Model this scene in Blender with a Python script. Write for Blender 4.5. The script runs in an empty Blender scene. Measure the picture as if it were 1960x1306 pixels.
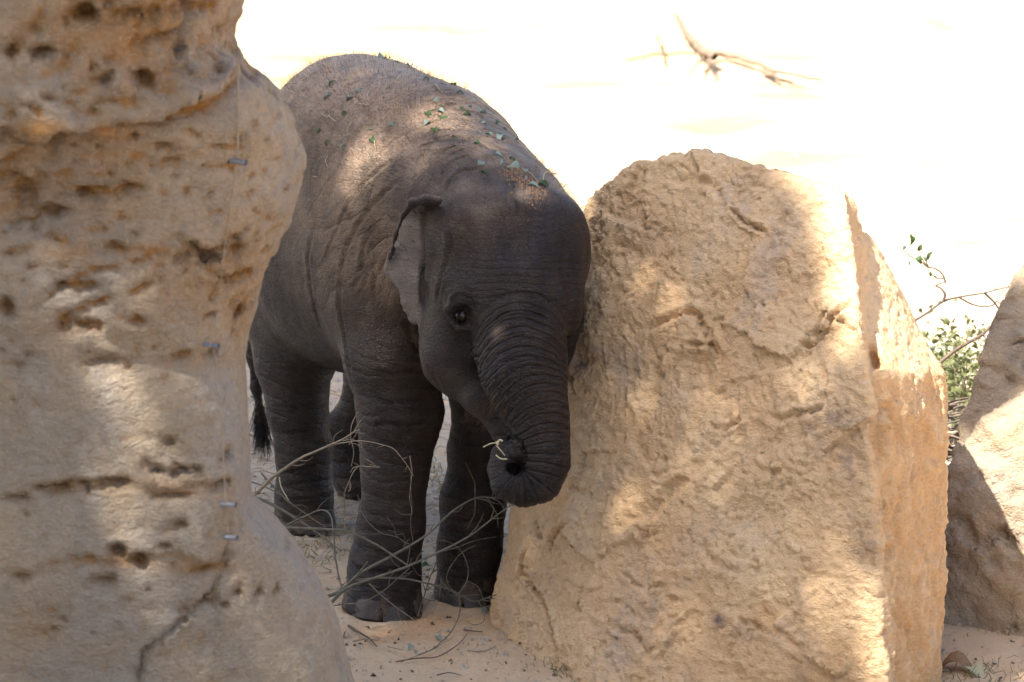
import bpy, bmesh, math, random, time
import numpy as np
from mathutils import Vector, Matrix
T0 = time.time()
rng = np.random.default_rng(7)
random.seed(7)
R = math.radians
SC = bpy.context.scene
COL = SC.collection

# ------------------------------------------------------------------ camera
CAM_H, PITCH, FPX = 2.96, R(14), 9800.0
cam_d = bpy.data.cameras.new('camera')
cam = bpy.data.objects.new('camera', cam_d); COL.objects.link(cam)
cam.location = (0, 0, CAM_H)
cam.rotation_euler = (R(90) - PITCH, 0, 0)
cam_d.sensor_width = 36.0
cam_d.lens = 36.0 * FPX / 1960.0
cam_d.clip_end = 500
cam_d.dof.use_dof = True
cam_d.dof.focus_distance = 9.88
cam_d.dof.aperture_fstop = 8.0
SC.camera = cam

# ------------------------------------------------------------------ light
SUN_DIR = Vector((0.45, 0.40, -1.0)).normalized()       # the way the light travels
GX, GY = 0.45, 0.40
sun_el = math.asin(-SUN_DIR.z)
sun_rot = math.atan2(-SUN_DIR.x, -SUN_DIR.y)
w = bpy.data.worlds.new('World'); SC.world = w; w.use_nodes = True
nt = w.node_tree; nt.nodes.clear()
sky = nt.nodes.new('ShaderNodeTexSky'); sky.sky_type = 'NISHITA'; sky.sun_disc = False
sky.sun_elevation = sun_el; sky.sun_rotation = sun_rot % (2 * math.pi)
sky.air_density = 1.0; sky.dust_density = 3.0; sky.ozone_density = 0.6
bg = nt.nodes.new('ShaderNodeBackground'); bg.inputs['Strength'].default_value = 0.10
wo = nt.nodes.new('ShaderNodeOutputWorld')
nt.links.new(sky.outputs[0], bg.inputs[0]); nt.links.new(bg.outputs[0], wo.inputs[0])
sd = bpy.data.lights.new('sun', 'SUN'); sd.energy = 4.6; sd.angle = R(0.55); sd.color = (1.0, 0.93, 0.82)
so = bpy.data.objects.new('sun', sd); COL.objects.link(so)
so.rotation_euler = SUN_DIR.to_track_quat('-Z', 'Y').to_euler(); so.location = (-5, -4, 12)
SC.view_settings.view_transform = 'Standard'; SC.view_settings.look = 'None'
SC.view_settings.exposure = 1.82; SC.view_settings.gamma = 1
SC.view_settings.use_curve_mapping = False
SC.cycles.max_bounces = 8; SC.cycles.diffuse_bounces = 5
SC.cycles.use_denoising = True

# ------------------------------------------------------------------ pixel <-> world
cp, sp = math.cos(PITCH), math.sin(PITCH)
def W(px, py, Y):
    u = (px - 980.0) / FPX; v = (653.0 - py) / FPX
    dy = cp + v * sp; dz = -sp + v * cp
    t = Y / dy
    return np.array([u * t, Y, CAM_H + dz * t])
def G(px, py, z=0.0):
    u = (px - 980.0) / FPX; v = (653.0 - py) / FPX
    dy = cp + v * sp; dz = -sp + v * cp
    t = (z - CAM_H) / dz
    return np.array([u * t, dy * t, z])
def project(V):
    x = V[:, 0]; y = V[:, 1]; z = V[:, 2] - CAM_H
    d = y * cp - z * sp
    up = y * sp + z * cp
    return 980 + FPX * x / d, 653 - FPX * up / d, d

# ------------------------------------------------------------------ noise (numpy)
_perm = np.random.default_rng(3).permutation(512).astype(np.int64)
_perm = np.concatenate([_perm, _perm])
_g = np.random.default_rng(4).normal(size=(512, 3)); _g /= np.linalg.norm(_g, axis=1)[:, None]
_g = _g.astype(np.float32)
def _hash(i, j, k):
    return _perm[(_perm[(_perm[i & 511] + j) & 511] + k) & 511]
def pnoise(P):
    P = np.asarray(P, np.float32)
    I = np.floor(P).astype(np.int64); F = P - I
    U = F * F * F * (F * (F * 6 - 15) + 10)
    out = 0
    for a in (0, 1):
        for b in (0, 1):
            for c in (0, 1):
                h = _hash(I[:, 0] + a, I[:, 1] + b, I[:, 2] + c)
                g = _g[h]
                d = (F[:, 0] - a) * g[:, 0] + (F[:, 1] - b) * g[:, 1] + (F[:, 2] - c) * g[:, 2]
                wgt = (U[:, 0] if a else 1 - U[:, 0]) * (U[:, 1] if b else 1 - U[:, 1]) * (U[:, 2] if c else 1 - U[:, 2])
                out = out + d * wgt
    return out * 1.6
def fbm(P, scale, octv=4, gain=0.5, off=0.0):
    P = (P * scale + off).astype(np.float32); a = 1; s = 0; t = 0
    for o in range(octv):
        s = s + a * pnoise(P * (2.03 ** o) + o * 17.3); t += a; a *= gain
    return s / t
def ridged(P, scale, octv=3, off=0.0):
    P = (P * scale + off).astype(np.float32); a = 1; s = 0; t = 0
    for o in range(octv):
        s = s + a * (1 - np.abs(pnoise(P * (2.03 ** o) + o * 11.7)) * 2); t += a; a *= 0.5
    return s / t
def worley(P, scale, seed=0):
    """nearest feature point: returns f1, f2, offset to the point, random vector"""
    P = (P * scale + seed * 7.7).astype(np.float32)
    I = np.floor(P).astype(np.int64)
    n = len(P); f1 = np.full(n, 9.0, np.float32); f2 = np.full(n, 9.0, np.float32)
    best = np.zeros((n, 3), np.float32); bh = np.zeros(n, np.int64)
    for a in (-1, 0, 1):
        for b in (-1, 0, 1):
            for c in (-1, 0, 1):
                h = _hash(I[:, 0] + a, I[:, 1] + b, I[:, 2] + c)
                q = I + np.array([a, b, c]) + 0.5 + _g[h] * 0.5
                v = P - q
                d = np.sqrt((v * v).sum(1))
                m = d < f1
                f2 = np.where(m, f1, np.minimum(f2, d))
                f1 = np.where(m, d, f1)
                best[m] = v[m]; bh[m] = h[m]
    return f1, f2, best / scale, _g[(bh * 7 + 3) & 511]
def chips(V, scale, seed=0):
    f1, f2, v, r = worley(V, scale, seed)
    return (v * r).sum(1)
def sstep(a, b, x):
    t = np.clip((x - a) / (b - a), 0, 1); return t * t * (3 - 2 * t)

# ------------------------------------------------------------------ distance fields -> mesh
class Field:
    def __init__(s, lo, hi, h):
        s.lo = np.array(lo, float); s.h = h
        s.n = np.ceil((np.array(hi) - s.lo) / h).astype(int) + 1
        s.F = np.full(s.n, 1.0, np.float32)
        s.ax = [(s.lo[i] + h * np.arange(s.n[i])).astype(np.float32) for i in range(3)]
    def region(s, lo, hi):
        a = np.clip(np.floor((np.array(lo) - s.lo) / s.h).astype(int), 0, s.n - 1)
        b = np.clip(np.ceil((np.array(hi) - s.lo) / s.h).astype(int) + 1, 1, s.n)
        sl = tuple(slice(a[i], max(b[i], a[i] + 1)) for i in range(3))
        X = s.ax[0][sl[0]][:, None, None]; Y = s.ax[1][sl[1]][None, :, None]; Z = s.ax[2][sl[2]][None, None, :]
        return sl, X, Y, Z
    def smin(s, sl, b, k):
        a = s.F[sl]
        h = np.maximum(k - np.abs(a - b), 0) / k
        s.F[sl] = np.minimum(a, b) - h * h * k * 0.25
    def smax(s, sl, b, k):
        a = s.F[sl]
        h = np.maximum(k - np.abs(a - b), 0) / k
        s.F[sl] = np.maximum(a, b) + h * h * k * 0.25
    def cone(s, a, b, ra, rb, k=0.03, sub=False):
        a = np.array(a); b = np.array(b); m = max(ra, rb) + k + 0.01
        sl, X, Y, Z = s.region(np.minimum(a, b) - m, np.maximum(a, b) + m)
        d = b - a; L = max((d * d).sum(), 1e-9)
        t = np.clip(((X - a[0]) * d[0] + (Y - a[1]) * d[1] + (Z - a[2]) * d[2]) / L, 0, 1)
        q = np.sqrt((X - a[0] - t * d[0]) ** 2 + (Y - a[1] - t * d[1]) ** 2 + (Z - a[2] - t * d[2]) ** 2) - (ra + t * (rb - ra))
        (s.smax(sl, -q, k) if sub else s.smin(sl, q.astype(np.float32), k))
    def chain(s, pts, k=0.03):
        for p, q in zip(pts[:-1], pts[1:]):
            s.cone(p[0], q[0], p[1], q[1], k)
    def ell(s, c, rad, yaw=0.0, pitch=0.0, roll=0.0, k=0.04, sub=False):
        c = np.array(c); m = max(rad) + k + 0.01
        sl, X, Y, Z = s.region(c - m, c + m)
        M = np.array((Matrix.Rotation(yaw, 3, 'Z') @ Matrix.Rotation(pitch, 3, 'X') @ Matrix.Rotation(roll, 3, 'Y')).transposed())
        dx, dy, dz = X - c[0], Y - c[1], Z - c[2]
        l = [M[i][0] * dx + M[i][1] * dy + M[i][2] * dz for i in range(3)]
        k0 = np.sqrt(sum((l[i] / rad[i]) ** 2 for i in range(3)))
        k1 = np.sqrt(sum((l[i] / rad[i] ** 2) ** 2 for i in range(3))) + 1e-6
        q = (k0 * (k0 - 1) / k1).astype(np.float32)
        (s.smax(sl, -q, k) if sub else s.smin(sl, q, k))
    def mesh(s):
        F = s.F; S = F < 0; n = s.n
        c = [S[:-1, :-1, :-1], S[1:, :-1, :-1], S[:-1, 1:, :-1], S[1:, 1:, :-1], S[:-1, :-1, 1:], S[1:, :-1, 1:], S[:-1, 1:, 1:], S[1:, 1:, 1:]]
        cnt = np.zeros(c[0].shape, np.int8)
        for q in c: cnt += q
        act = (cnt > 0) & (cnt < 8)
        I, J, K = np.nonzero(act)
        idx = np.full(act.shape, -1, np.int32); idx[I, J, K] = np.arange(len(I))
        off = np.array([(a & 1, (a >> 1) & 1, (a >> 2) & 1) for a in range(8)])
        val = np.stack([F[I + o[0], J + o[1], K + o[2]] for o in off], 1)
        acc = np.zeros((len(I), 3)); num = np.zeros(len(I))
        for a in range(8):
            for bit in range(3):
                if a & (1 << bit): continue
                b = a | (1 << bit)
                va, vb = val[:, a], val[:, b]; m = (va < 0) != (vb < 0)
                t = np.where(m, va / np.where(m, va - vb, 1), 0)
                p = off[a][None, :] + t[:, None] * (off[b] - off[a])[None, :]
                acc += p * m[:, None]; num += m
        V = s.lo + s.h * (np.stack([I, J, K], 1) + acc / num[:, None])
        quads = []
        for ax in range(3):
            sa = [slice(None)] * 3; sb = [slice(None)] * 3
            sa[ax] = slice(None, -1); sb[ax] = slice(1, None)
            A = S[tuple(sa)]; B = S[tuple(sb)]
            D = A != B
            i, j, k = np.nonzero(D); in0 = A[i, j, k]
            e = np.stack([i, j, k], 1)
            o1, o2 = (ax + 1) % 3, (ax + 2) % 3
            ok = (e[:, o1] >= 1) & (e[:, o2] >= 1) & (e[:, o1] < n[o1] - 1) & (e[:, o2] < n[o2] - 1)
            e = e[ok]; in0 = in0[ok]
            def cell(d1, d2):
                q = e.copy(); q[:, o1] -= d1; q[:, o2] -= d2
                return idx[q[:, 0], q[:, 1], q[:, 2]]
            qd = np.stack([cell(1, 1), cell(0, 1), cell(0, 0), cell(1, 0)], 1)
            qd[~in0] = qd[~in0][:, ::-1]
            quads.append(qd)
        Q = np.concatenate(quads)
        Q = Q[(Q >= 0).all(1)]
        return V, Q
def vnormals(V, Q):
    n = np.cross(V[Q[:, 2]] - V[Q[:, 0]], V[Q[:, 3]] - V[Q[:, 1]])
    N = np.zeros_like(V)
    for c in range(4):
        for a in range(3):
            N[:, a] += np.bincount(Q[:, c], n[:, a], len(V))
    return N / (np.linalg.norm(N, axis=1)[:, None] + 1e-12)
def smooth(V, Q, it=1, lam=0.5, wt=None):
    for _ in range(it):
        S = np.zeros_like(V); C = np.zeros(len(V))
        for a, b in ((0, 1), (1, 2), (2, 3), (3, 0)):
            for c in range(3):
                S[:, c] += np.bincount(Q[:, a], V[Q[:, b], c], len(V)) + np.bincount(Q[:, b], V[Q[:, a], c], len(V))
            C += np.bincount(Q[:, a], minlength=len(V)) + np.bincount(Q[:, b], minlength=len(V))
        T = S / np.maximum(C, 1)[:, None]
        l = lam if wt is None else lam * wt[:, None]
        V = V + (T - V) * l
    return V
def mk_mesh(name, V, Q, attrs=None, shade=True):
    me = bpy.data.meshes.new(name)
    V = np.asarray(V, np.float32); Q = np.asarray(Q, np.int32); k = Q.shape[1]
    me.vertices.add(len(V)); me.vertices.foreach_set('co', V.ravel())
    me.loops.add(Q.size); me.loops.foreach_set('vertex_index', Q.ravel())
    me.polygons.add(len(Q)); me.polygons.foreach_set('loop_start', np.arange(0, Q.size, k, dtype=np.int32))
    if shade: me.polygons.foreach_set('use_smooth', np.ones(len(Q), bool))
    me.update(calc_edges=True); me.validate()
    for an, av in (attrs or {}).items():
        at = me.attributes.new(an, 'FLOAT', 'POINT'); at.data.foreach_set('value', np.asarray(av, np.float32))
    return me
def link(name, me, mat=None, parent=None):
    o = bpy.data.objects.new(name, me); COL.objects.link(o)
    if mat: me.materials.append(mat)
    if parent: o.parent = parent
    return o
def tag(o, label=None, cat=None, group=None, kind=None):
    if label: o['label'] = label
    if cat: o['category'] = cat
    if group: o['group'] = group
    if kind: o['kind'] = kind
    return o
class Surf:
    """looks up where a ray from the photograph's viewpoint meets a built surface"""
    def __init__(s, V, N):
        s.V, s.N = V, N
        px, py, d = project(V)
        front = ((V - np.array([0, 0, CAM_H])) * N).sum(1) < 0
        s.id = np.nonzero(front)[0]; s.px, s.py, s.d = px[s.id], py[s.id], d[s.id]
    def hit(s, x, y, r=7.0):
        q = (s.px - x) ** 2 + (s.py - y) ** 2
        while True:
            m = np.nonzero(q < r * r)[0]
            if len(m): break
            r *= 1.6
        dm = s.d[m].min()
        m = m[s.d[m] < dm + 0.02]
        i = s.id[m[np.argmin(q[m])]]
        return s.V[i].copy(), s.N[i].copy()
def densify(pl, step):
    out = []
    for a, b in zip(pl[:-1], pl[1:]):
        a = np.array(a, float); b = np.array(b, float)
        n = max(1, int(np.linalg.norm(b - a) / step))
        for i in range(n): out.append(a + (b - a) * i / n)
    out.append(np.array(pl[-1], float)); return np.array(out)
def catmull(pl, step=6.0):
    P = [np.array(p, float) for p in pl]
    if len(P) < 3: return densify(P, step)
    P = [2 * P[0] - P[1]] + P + [2 * P[-1] - P[-2]]
    out = []
    for i in range(1, len(P) - 2):
        p0, p1, p2, p3 = P[i - 1:i + 3]
        n = max(2, int(np.linalg.norm(p2 - p1) / step))
        for k in range(n):
            t = k / n
            out.append(0.5 * ((2 * p1) + (-p0 + p2) * t + (2 * p0 - 5 * p1 + 4 * p2 - p3) * t * t + (-p0 + 3 * p1 - 3 * p2 + p3) * t ** 3))
    out.append(P[-2]); return np.array(out)
def crease(V, N, sf, pl, wd, dep, bulge=0.35, wob=0.0):
    """a groove along a line over the surface"""
    pp = catmull(pl, 4.0)
    H = np.array([sf.hit(x, y)[0] for x, y in pp])
    if wob: H = H + np.stack([fbm(H, 30, 2, off=1) * wob] * 3, 1)
    m = np.nonzero(((V > H.min(0) - wd * 4) & (V < H.max(0) + wd * 4)).all(1))[0]
    if not len(m): return
    P = V[m]; best = np.full(len(m), 9.0); par = np.zeros(len(m))
    for i in range(len(H) - 1):
        a, b = H[i], H[i + 1]; d = b - a; L = max((d * d).sum(), 1e-10)
        if L > 0.03 ** 2 * 4: continue
        t = np.clip(((P - a) @ d) / L, 0, 1)
        q = np.linalg.norm(P - a - t[:, None] * d, axis=1)
        mm = q < best; best[mm] = q[mm]; par[mm] = (i + t[mm]) / len(H)
    fade = np.clip(np.minimum(par, 1 - par) * 6, 0, 1)
    g = np.exp(-(best / wd) ** 2) - bulge * np.exp(-((best - 2.0 * wd) / (1.1 * wd)) ** 2)
    V[m] -= N[m] * (g * dep * fade)[:, None]
def dent(V, N, sf, x, y, rx, rz, dep, sharp=2.0, rot=0.0):
    """a pit; rx, rz in metres"""
    c, n = sf.hit(x, y)
    rr = max(rx, rz) * 2.5
    m = np.nonzero((np.abs(V - c) < rr).all(1))[0]
    if not len(m): return
    d = V[m] - c
    a = d[:, 0] * math.cos(rot) + d[:, 2] * math.sin(rot); b = -d[:, 0] * math.sin(rot) + d[:, 2] * math.cos(rot)
    wob = 1 + 1.1 * fbm(V[m], 34, 3, off=3)
    q = np.sqrt((a / rx) ** 2 + (b / rz) ** 2 + (d[:, 1] / (rr * 0.8)) ** 2) * wob
    V[m] -= np.array([n[0] * .4, n[1] - .3, n[2] * .4]) / np.linalg.norm([n[0] * .4, n[1] - .3, n[2] * .4]) * (np.exp(-q ** sharp) * dep)[:, None]

# ------------------------------------------------------------------ materials
class Nodes:
    def __init__(s, name):
        s.m = bpy.data.materials.new(name); s.m.use_nodes = True
        s.t = s.m.node_tree; s.b = s.t.nodes['Principled BSDF']
        s.b.inputs['Specular IOR Level'].default_value = 0.3
        tc = s.t.nodes.new('ShaderNodeNewGeometry'); s.pos = tc.outputs['Position']; s.geo = tc
        s.v = s.t.nodes.new('ShaderNodeTexCoord').outputs['Object']
    def set(s, sock, val):
        if hasattr(val, 'is_output') or isinstance(val, bpy.types.NodeSocket): s.t.links.new(val, sock)
        else: sock.default_value = val
    def map(s, scale=(1, 1, 1), rot=(0, 0, 0)):
        n = s.t.nodes.new('ShaderNodeMapping'); s.t.links.new(s.v, n.inputs[0])
        n.inputs['Scale'].default_value = scale; n.inputs['Rotation'].default_value = rot
        return n.outputs[0]
    def noise(s, scale, det=4, rough=0.55, vec=None, dist=0.0, w=None):
        n = s.t.nodes.new('ShaderNodeTexNoise'); s.t.links.new(vec or s.v, n.inputs['Vector'])
        n.inputs['Scale'].default_value = scale; n.inputs['Detail'].default_value = det
        n.inputs['Roughness'].default_value = rough; n.inputs['Distortion'].default_value = dist
        return n.outputs['Fac']
    def voro(s, scale, feat='DISTANCE_TO_EDGE', vec=None, rand=1.0):
        n = s.t.nodes.new('ShaderNodeTexVoronoi'); n.feature = feat
        s.t.links.new(vec or s.v, n.inputs['Vector']); n.inputs['Scale'].default_value = scale
        n.inputs['Randomness'].default_value = rand
        return n.outputs['Distance']
    def attr(s, name):
        n = s.t.nodes.new('ShaderNodeAttribute'); n.attribute_name = name; return n.outputs['Fac']
    def math(s, op, a, b=0.0, c=0.0, clamp=False):
        n = s.t.nodes.new('ShaderNodeMath'); n.operation = op; n.use_clamp = clamp
        s.set(n.inputs[0], a); s.set(n.inputs[1], b)
        if op in ('MULTIPLY_ADD',): s.set(n.inputs[2], c)
        return n.outputs[0]
    def rng(s, x, a, b, c=0.0, d=1.0, smooth=True):
        n = s.t.nodes.new('ShaderNodeMapRange'); n.interpolation_type = 'SMOOTHSTEP' if smooth else 'LINEAR'
        s.set(n.inputs[0], x)
        for i, q in enumerate((a, b, c, d)): n.inputs[i + 1].default_value = q
        return n.outputs[0]
    def mix(s, f, a, b, mode='MIX'):
        n = s.t.nodes.new('ShaderNodeMix'); n.data_type = 'RGBA'; n.blend_type = mode
        s.set(n.inputs[0], f)
        for i, q in ((6, a), (7, b)):
            if isinstance(q, tuple): n.inputs[i].default_value = (*q, 1)
            else: s.t.links.new(q, n.inputs[i])
        return n.outputs[2]
    def bump(s, h, strength=1.0, dist=0.01, nrm=None):
        n = s.t.nodes.new('ShaderNodeBump'); s.set(n.inputs['Height'], h)
        n.inputs['Strength'].default_value = strength; n.inputs['Distance'].default_value = dist
        if nrm is not None: s.t.links.new(nrm, n.inputs['Normal'])
        return n.outputs[0]
    def out(s, col, rough=0.85, nrm=None, spec=None):
        if isinstance(col, tuple): s.b.inputs['Base Color'].default_value = (*col, 1)
        else: s.t.links.new(col, s.b.inputs['Base Color'])
        s.set(s.b.inputs['Roughness'], rough)
        if nrm is not None: s.t.links.new(nrm, s.b.inputs['Normal'])
        if spec is not None: s.b.inputs['Specular IOR Level'].default_value = spec
        return s.m

def m_skin():
    n = Nodes('elephant_skin'); dk = n.attr('dark')
    big = n.noise(5.5, 4, 0.6); med = n.noise(28, 4, 0.6); fine = n.noise(170, 3, 0.6)
    c = n.mix(n.rng(big, 0.35, 0.65), (0.019, 0.016, 0.0165), (0.034, 0.023, 0.018))
    c = n.mix(n.rng(med, 0.45, 0.75), c, (0.048, 0.035, 0.028))
    c = n.mix(n.math('MULTIPLY', n.attr('ear'), 0.85), c, (0.235, 0.200, 0.175))
    dmix = n.math('ADD', n.math('MULTIPLY', med, 0.8), n.math('MULTIPLY', fine, 0.5))
    du = n.math('MULTIPLY', n.attr('dust'), n.rng(dmix, 0.22, 0.85), clamp=True)
    c = n.mix(du, c, (0.40, 0.285, 0.20))
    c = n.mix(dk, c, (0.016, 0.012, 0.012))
    # skin cells: cracks of two sizes, stretched, and rings that follow the limbs
    wv = n.map((1, 1, 1.35))
    v1 = n.rng(n.voro(165, vec=wv), 0.0, 0.16)
    v2 = n.rng(n.voro(62, vec=n.map((0.75, 0.75, 1.7))), 0.0, 0.07)
    wr = n.noise(36, 4, 0.65, vec=n.map((0.45, 0.45, 1.8), (0.2, 0.5, 0.3)), dist=0.7)
    ph = n.math('ADD', n.attr('phase'), n.math('MULTIPLY', n.noise(14, 3, 0.6), 0.9))
    fr = n.math('FRACT', ph)
    tri = n.math('ABSOLUTE', n.math('SUBTRACT', fr, 0.5))            # 0.5 at the crease
    ring = n.math('SUBTRACT', 1.0, n.math('POWER', n.math('MULTIPLY', tri, 2.0), 3.5))
    ph2 = n.math('ADD', n.math('MULTIPLY', n.attr('phase'), 2.37), n.math('MULTIPLY', n.noise(30, 2, 0.6), 1.2))
    ring2 = n.rng(n.math('ABSOLUTE', n.math('SUBTRACT', n.math('FRACT', ph2), 0.5)), 0.32, 0.5, 1.0, 0.0)
    rw = n.attr('ringw')
    h = n.math('MULTIPLY', v1, 0.22)
    h = n.math('ADD', h, n.math('MULTIPLY', v2, 0.22))
    h = n.math('ADD', h, n.math('MULTIPLY', wr, 0.9))
    h = n.math('ADD', h, n.math('MULTIPLY', fine, 0.35))
    h = n.math('ADD', h, n.math('MULTIPLY', n.math('MULTIPLY', ring, rw), 2.7))
    h = n.math('ADD', h, n.math('MULTIPLY', n.math('MULTIPLY', ring2, rw), 0.55))
    nb = n.bump(h, 1.0, 0.0046)
    return n.out(c, n.rng(med, 0.3, 0.8, 0.36, 0.55), nb, 0.30)

def m_rock(name, base, alt, grey, ochre, bump=0.006, stretch=(1, 1, 1), fine=1.0, greyamt=(0.5, 0.68), stain_shade=(0.135, 0.115, 0.125), mott=0.12):
    n = Nodes(name)
    a = n.noise(3.2, 5, 0.6, dist=0.4); b = n.noise(9, 5, 0.65); f = n.noise(120, 4, 0.7); g = n.noise(38, 5, 0.7, vec=n.map(stretch))
    g2 = n.noise(4.6, 6, 0.72, vec=n.map((1, 1.3, 0.7), (0.3, 0.1, 0.6)))
    c = n.mix(n.rng(a, 0.32, 0.68), base, alt)
    c = n.mix(n.rng(g2, *greyamt, 0, 0.8), c, grey)
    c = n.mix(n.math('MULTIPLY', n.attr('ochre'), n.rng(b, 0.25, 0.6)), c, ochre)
    c = n.mix(n.math('MULTIPLY', n.attr('stain_shade'), n.rng(g, 0.32, 0.62)), c, stain_shade)  # boulder stains; on the pillar, shade painted into pits and under ledges
    c = n.mix(n.rng(n.noise(30, 6, 0.75, dist=0.5), 0.48, 0.68, 0, mott), c, tuple(x * y for x, y in zip(base, (.55, .50, .44))))
    c = n.mix(n.rng(n.noise(17, 5, 0.7, dist=0.8), 0.52, 0.72, 0, mott * .8), c, tuple(min(1, x * 1.35) for x in alt))
    c = n.mix(n.rng(f, 0.52, 0.8, 0, 0.35), c, (0.14, 0.10, 0.07))
    c = n.mix(n.rng(n.noise(210, 2, 0.6), 0.56, 0.8, 0, 0.4), c, (0.62, 0.54, 0.42))
    h = n.math('ADD', n.math('MULTIPLY', g, 0.8), n.math('MULTIPLY', f, 0.30 * fine))
    fl = n.math('FRACT', n.math('MULTIPLY', n.noise(13, 4, 0.55, vec=n.map((1, 1, 1.3), (0.3, 0.6, 0.2)), dist=0.6), 7.0))
    h = n.math('ADD', h, n.math('MULTIPLY', fl, 0.26 * fine))
    h = n.math('ADD', h, n.math('MULTIPLY', n.noise(75, 3, 0.7, vec=n.map((1, 1, 2.0), (0.4, 0.7, 0.1)), dist=1.2), 0.55))
    return n.out(c, 0.92, n.bump(h, 0.9, bump), 0.15)

def m_plain(name, col, col2=None, scale=30, rough=0.7, spec=0.25, bump=0.0):
    n = Nodes(name)
    f = n.noise(scale, 3, 0.6)
    c = n.mix(n.rng(f, 0.3, 0.7), col, col2 or tuple(x * 0.7 for x in col))
    nb = n.bump(f, 0.8, bump) if bump else None
    return n.out(c, rough, nb, spec)
def m_leaf(name, col, col2):
    n = Nodes(name)
    c = n.mix(n.rng(n.noise(25, 2), 0.35, 0.65), col, col2)
    n.out(c, 0.55, None, 0.3)
    tr = n.t.nodes.new('ShaderNodeBsdfTranslucent'); n.t.links.new(c, tr.inputs[0])
    mx = n.t.nodes.new('ShaderNodeMixShader'); mx.inputs[0].default_value = 0.3
    o = n.t.nodes['Material Output']
    n.t.links.new(n.b.outputs[0], mx.inputs[1]); n.t.links.new(tr.outputs[0], mx.inputs[2]); n.t.links.new(mx.outputs[0], o.inputs[0])
    return n.m

M = dict(
    skin=m_skin(),
    boulder=m_rock('sandstone_boulder', (0.70, 0.465, 0.265), (0.75, 0.54, 0.33), (0.52, 0.40, 0.31), (0.62, 0.38, 0.19), 0.0105, (1, 1, 1.6)),
    pillar=m_rock('sandstone_pillar', (0.355, 0.28, 0.20), (0.42, 0.335, 0.25), (0.335, 0.30, 0.262), (0.36, 0.17, 0.042), 0.014, (1, 1, 1.7), greyamt=(0.42, 0.60), stain_shade=(0.095, 0.056, 0.028), mott=0.35),
    rear=m_rock('sandstone_rear', (0.36, 0.28, 0.20), (0.42, 0.32, 0.22), (0.28, 0.25, 0.21), (0.40, 0.27, 0.15), 0.015),
)
def m_ground():
    n = Nodes('sandy_ground')
    a = n.noise(1.3, 5, 0.6); b = n.noise(11, 5, 0.65); f = n.noise(160, 3, 0.7); g = n.noise(45, 4, 0.7)
    c = n.mix(n.rng(a, 0.35, 0.65), (0.52, 0.38, 0.245), (0.57, 0.43, 0.29))
    c = n.mix(n.rng(n.noise(3.3, 4, 0.6), 0.56, 0.72, 0, 0.7), c, (0.58, 0.34, 0.17))
    c = n.mix(n.rng(b, 0.5, 0.75, 0, 0.5), c, (0.40, 0.345, 0.28))
    c = n.mix(n.rng(f, 0.52, 0.8, 0, 0.45), c, (0.24, 0.18, 0.13))
    c = n.mix(n.math('MULTIPLY', n.attr('litter'), n.rng(g, 0.38, 0.6, 0, 0.8)), c, (0.35, 0.325, 0.285))
    fs = n.math('MULTIPLY', n.rng(n.noise(1.4, 5, 0.65, vec=n.map((0.55, 1.0, 1))), 0.50, 0.62, 0, 1.0), n.attr('far'))
    c = n.mix(fs, c, (0.47, 0.365, 0.205))
    c = n.mix(n.math('MULTIPLY', n.rng(n.noise(3.1, 4, 0.7, vec=n.map((0.3, 1.0, 1))), 0.55, 0.66, 0, 0.85), n.attr('far')), c, (0.36, 0.265, 0.14))
    h = n.math('ADD', g, n.math('MULTIPLY', f, 0.4))
    return n.out(c, 0.95, n.bump(h, 0.8, 0.008), 0.1)
M['ground'] = m_ground()
M['bark_green'] = m_plain('green_grey_bark', (0.165, 0.15, 0.115), (0.10, 0.095, 0.075), 60, 0.7)
M['bark_brown'] = m_plain('brown_bark', (0.17, 0.125, 0.095), (0.10, 0.075, 0.06), 60, 0.8)
M['bark_pale'] = m_plain('pale_bark', (0.33, 0.27, 0.20), (0.22, 0.17, 0.13), 60, 0.8)
M['bark_sun'] = m_plain('sun_bleached_bark', (0.24, 0.17, 0.12), (0.17, 0.12, 0.085), 60, 0.8)
M['wood'] = m_plain('bare_wood', (0.62, 0.55, 0.36), (0.52, 0.44, 0.28), 40)
M['straw'] = m_plain('dry_straw', (0.50, 0.41, 0.29), (0.36, 0.28, 0.19), 40)
M['chip'] = m_plain('reddish_soil_crumbs', (0.36, 0.20, 0.11), (0.26, 0.16, 0.10), 60)
M['pebble'] = m_plain('pale_pebble', (0.52, 0.44, 0.35), (0.30, 0.25, 0.2), 90)
M['leaf_green'] = m_leaf('green_leaf', (0.075, 0.135, 0.045), (0.05, 0.095, 0.035))
M['leaf_silver'] = m_leaf('silvery_leaf_underside', (0.30, 0.37, 0.31), (0.22, 0.29, 0.24))
M['leaf_crown'] = m_leaf('shade_tree_leaf', (0.07, 0.11, 0.03), (0.09, 0.13, 0.04))
M['leaf_dry'] = m_leaf('dry_leaf', (0.36, 0.22, 0.11), (0.26, 0.15, 0.08))
M['leaf_pale'] = m_leaf('pale_leaf', (0.55, 0.52, 0.36), (0.45, 0.42, 0.28))
M['leaf_bush'] = m_leaf('sunlit_bush_leaf', (0.17, 0.18, 0.075), (0.11, 0.125, 0.05))
M['grass'] = m_leaf('grass_blade', (0.17, 0.19, 0.08), (0.26, 0.24, 0.12))
M['hair'] = m_plain('pale_brown_hair', (0.22, 0.12, 0.065), (0.14, 0.08, 0.05), 5, 0.4)
M['hair_chin'] = m_plain('brown_chin_hair', (0.10, 0.055, 0.032), (0.06, 0.035, 0.02), 5, 0.5)
M['hair_dark'] = m_plain('black_hair', (0.012, 0.011, 0.011), (0.02, 0.018, 0.016), 5, 0.35)
M['eye'] = m_plain('dark_eye', (0.012, 0.008, 0.006), (0.02, 0.012, 0.008), 60, 0.2, 0.5)
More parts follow.
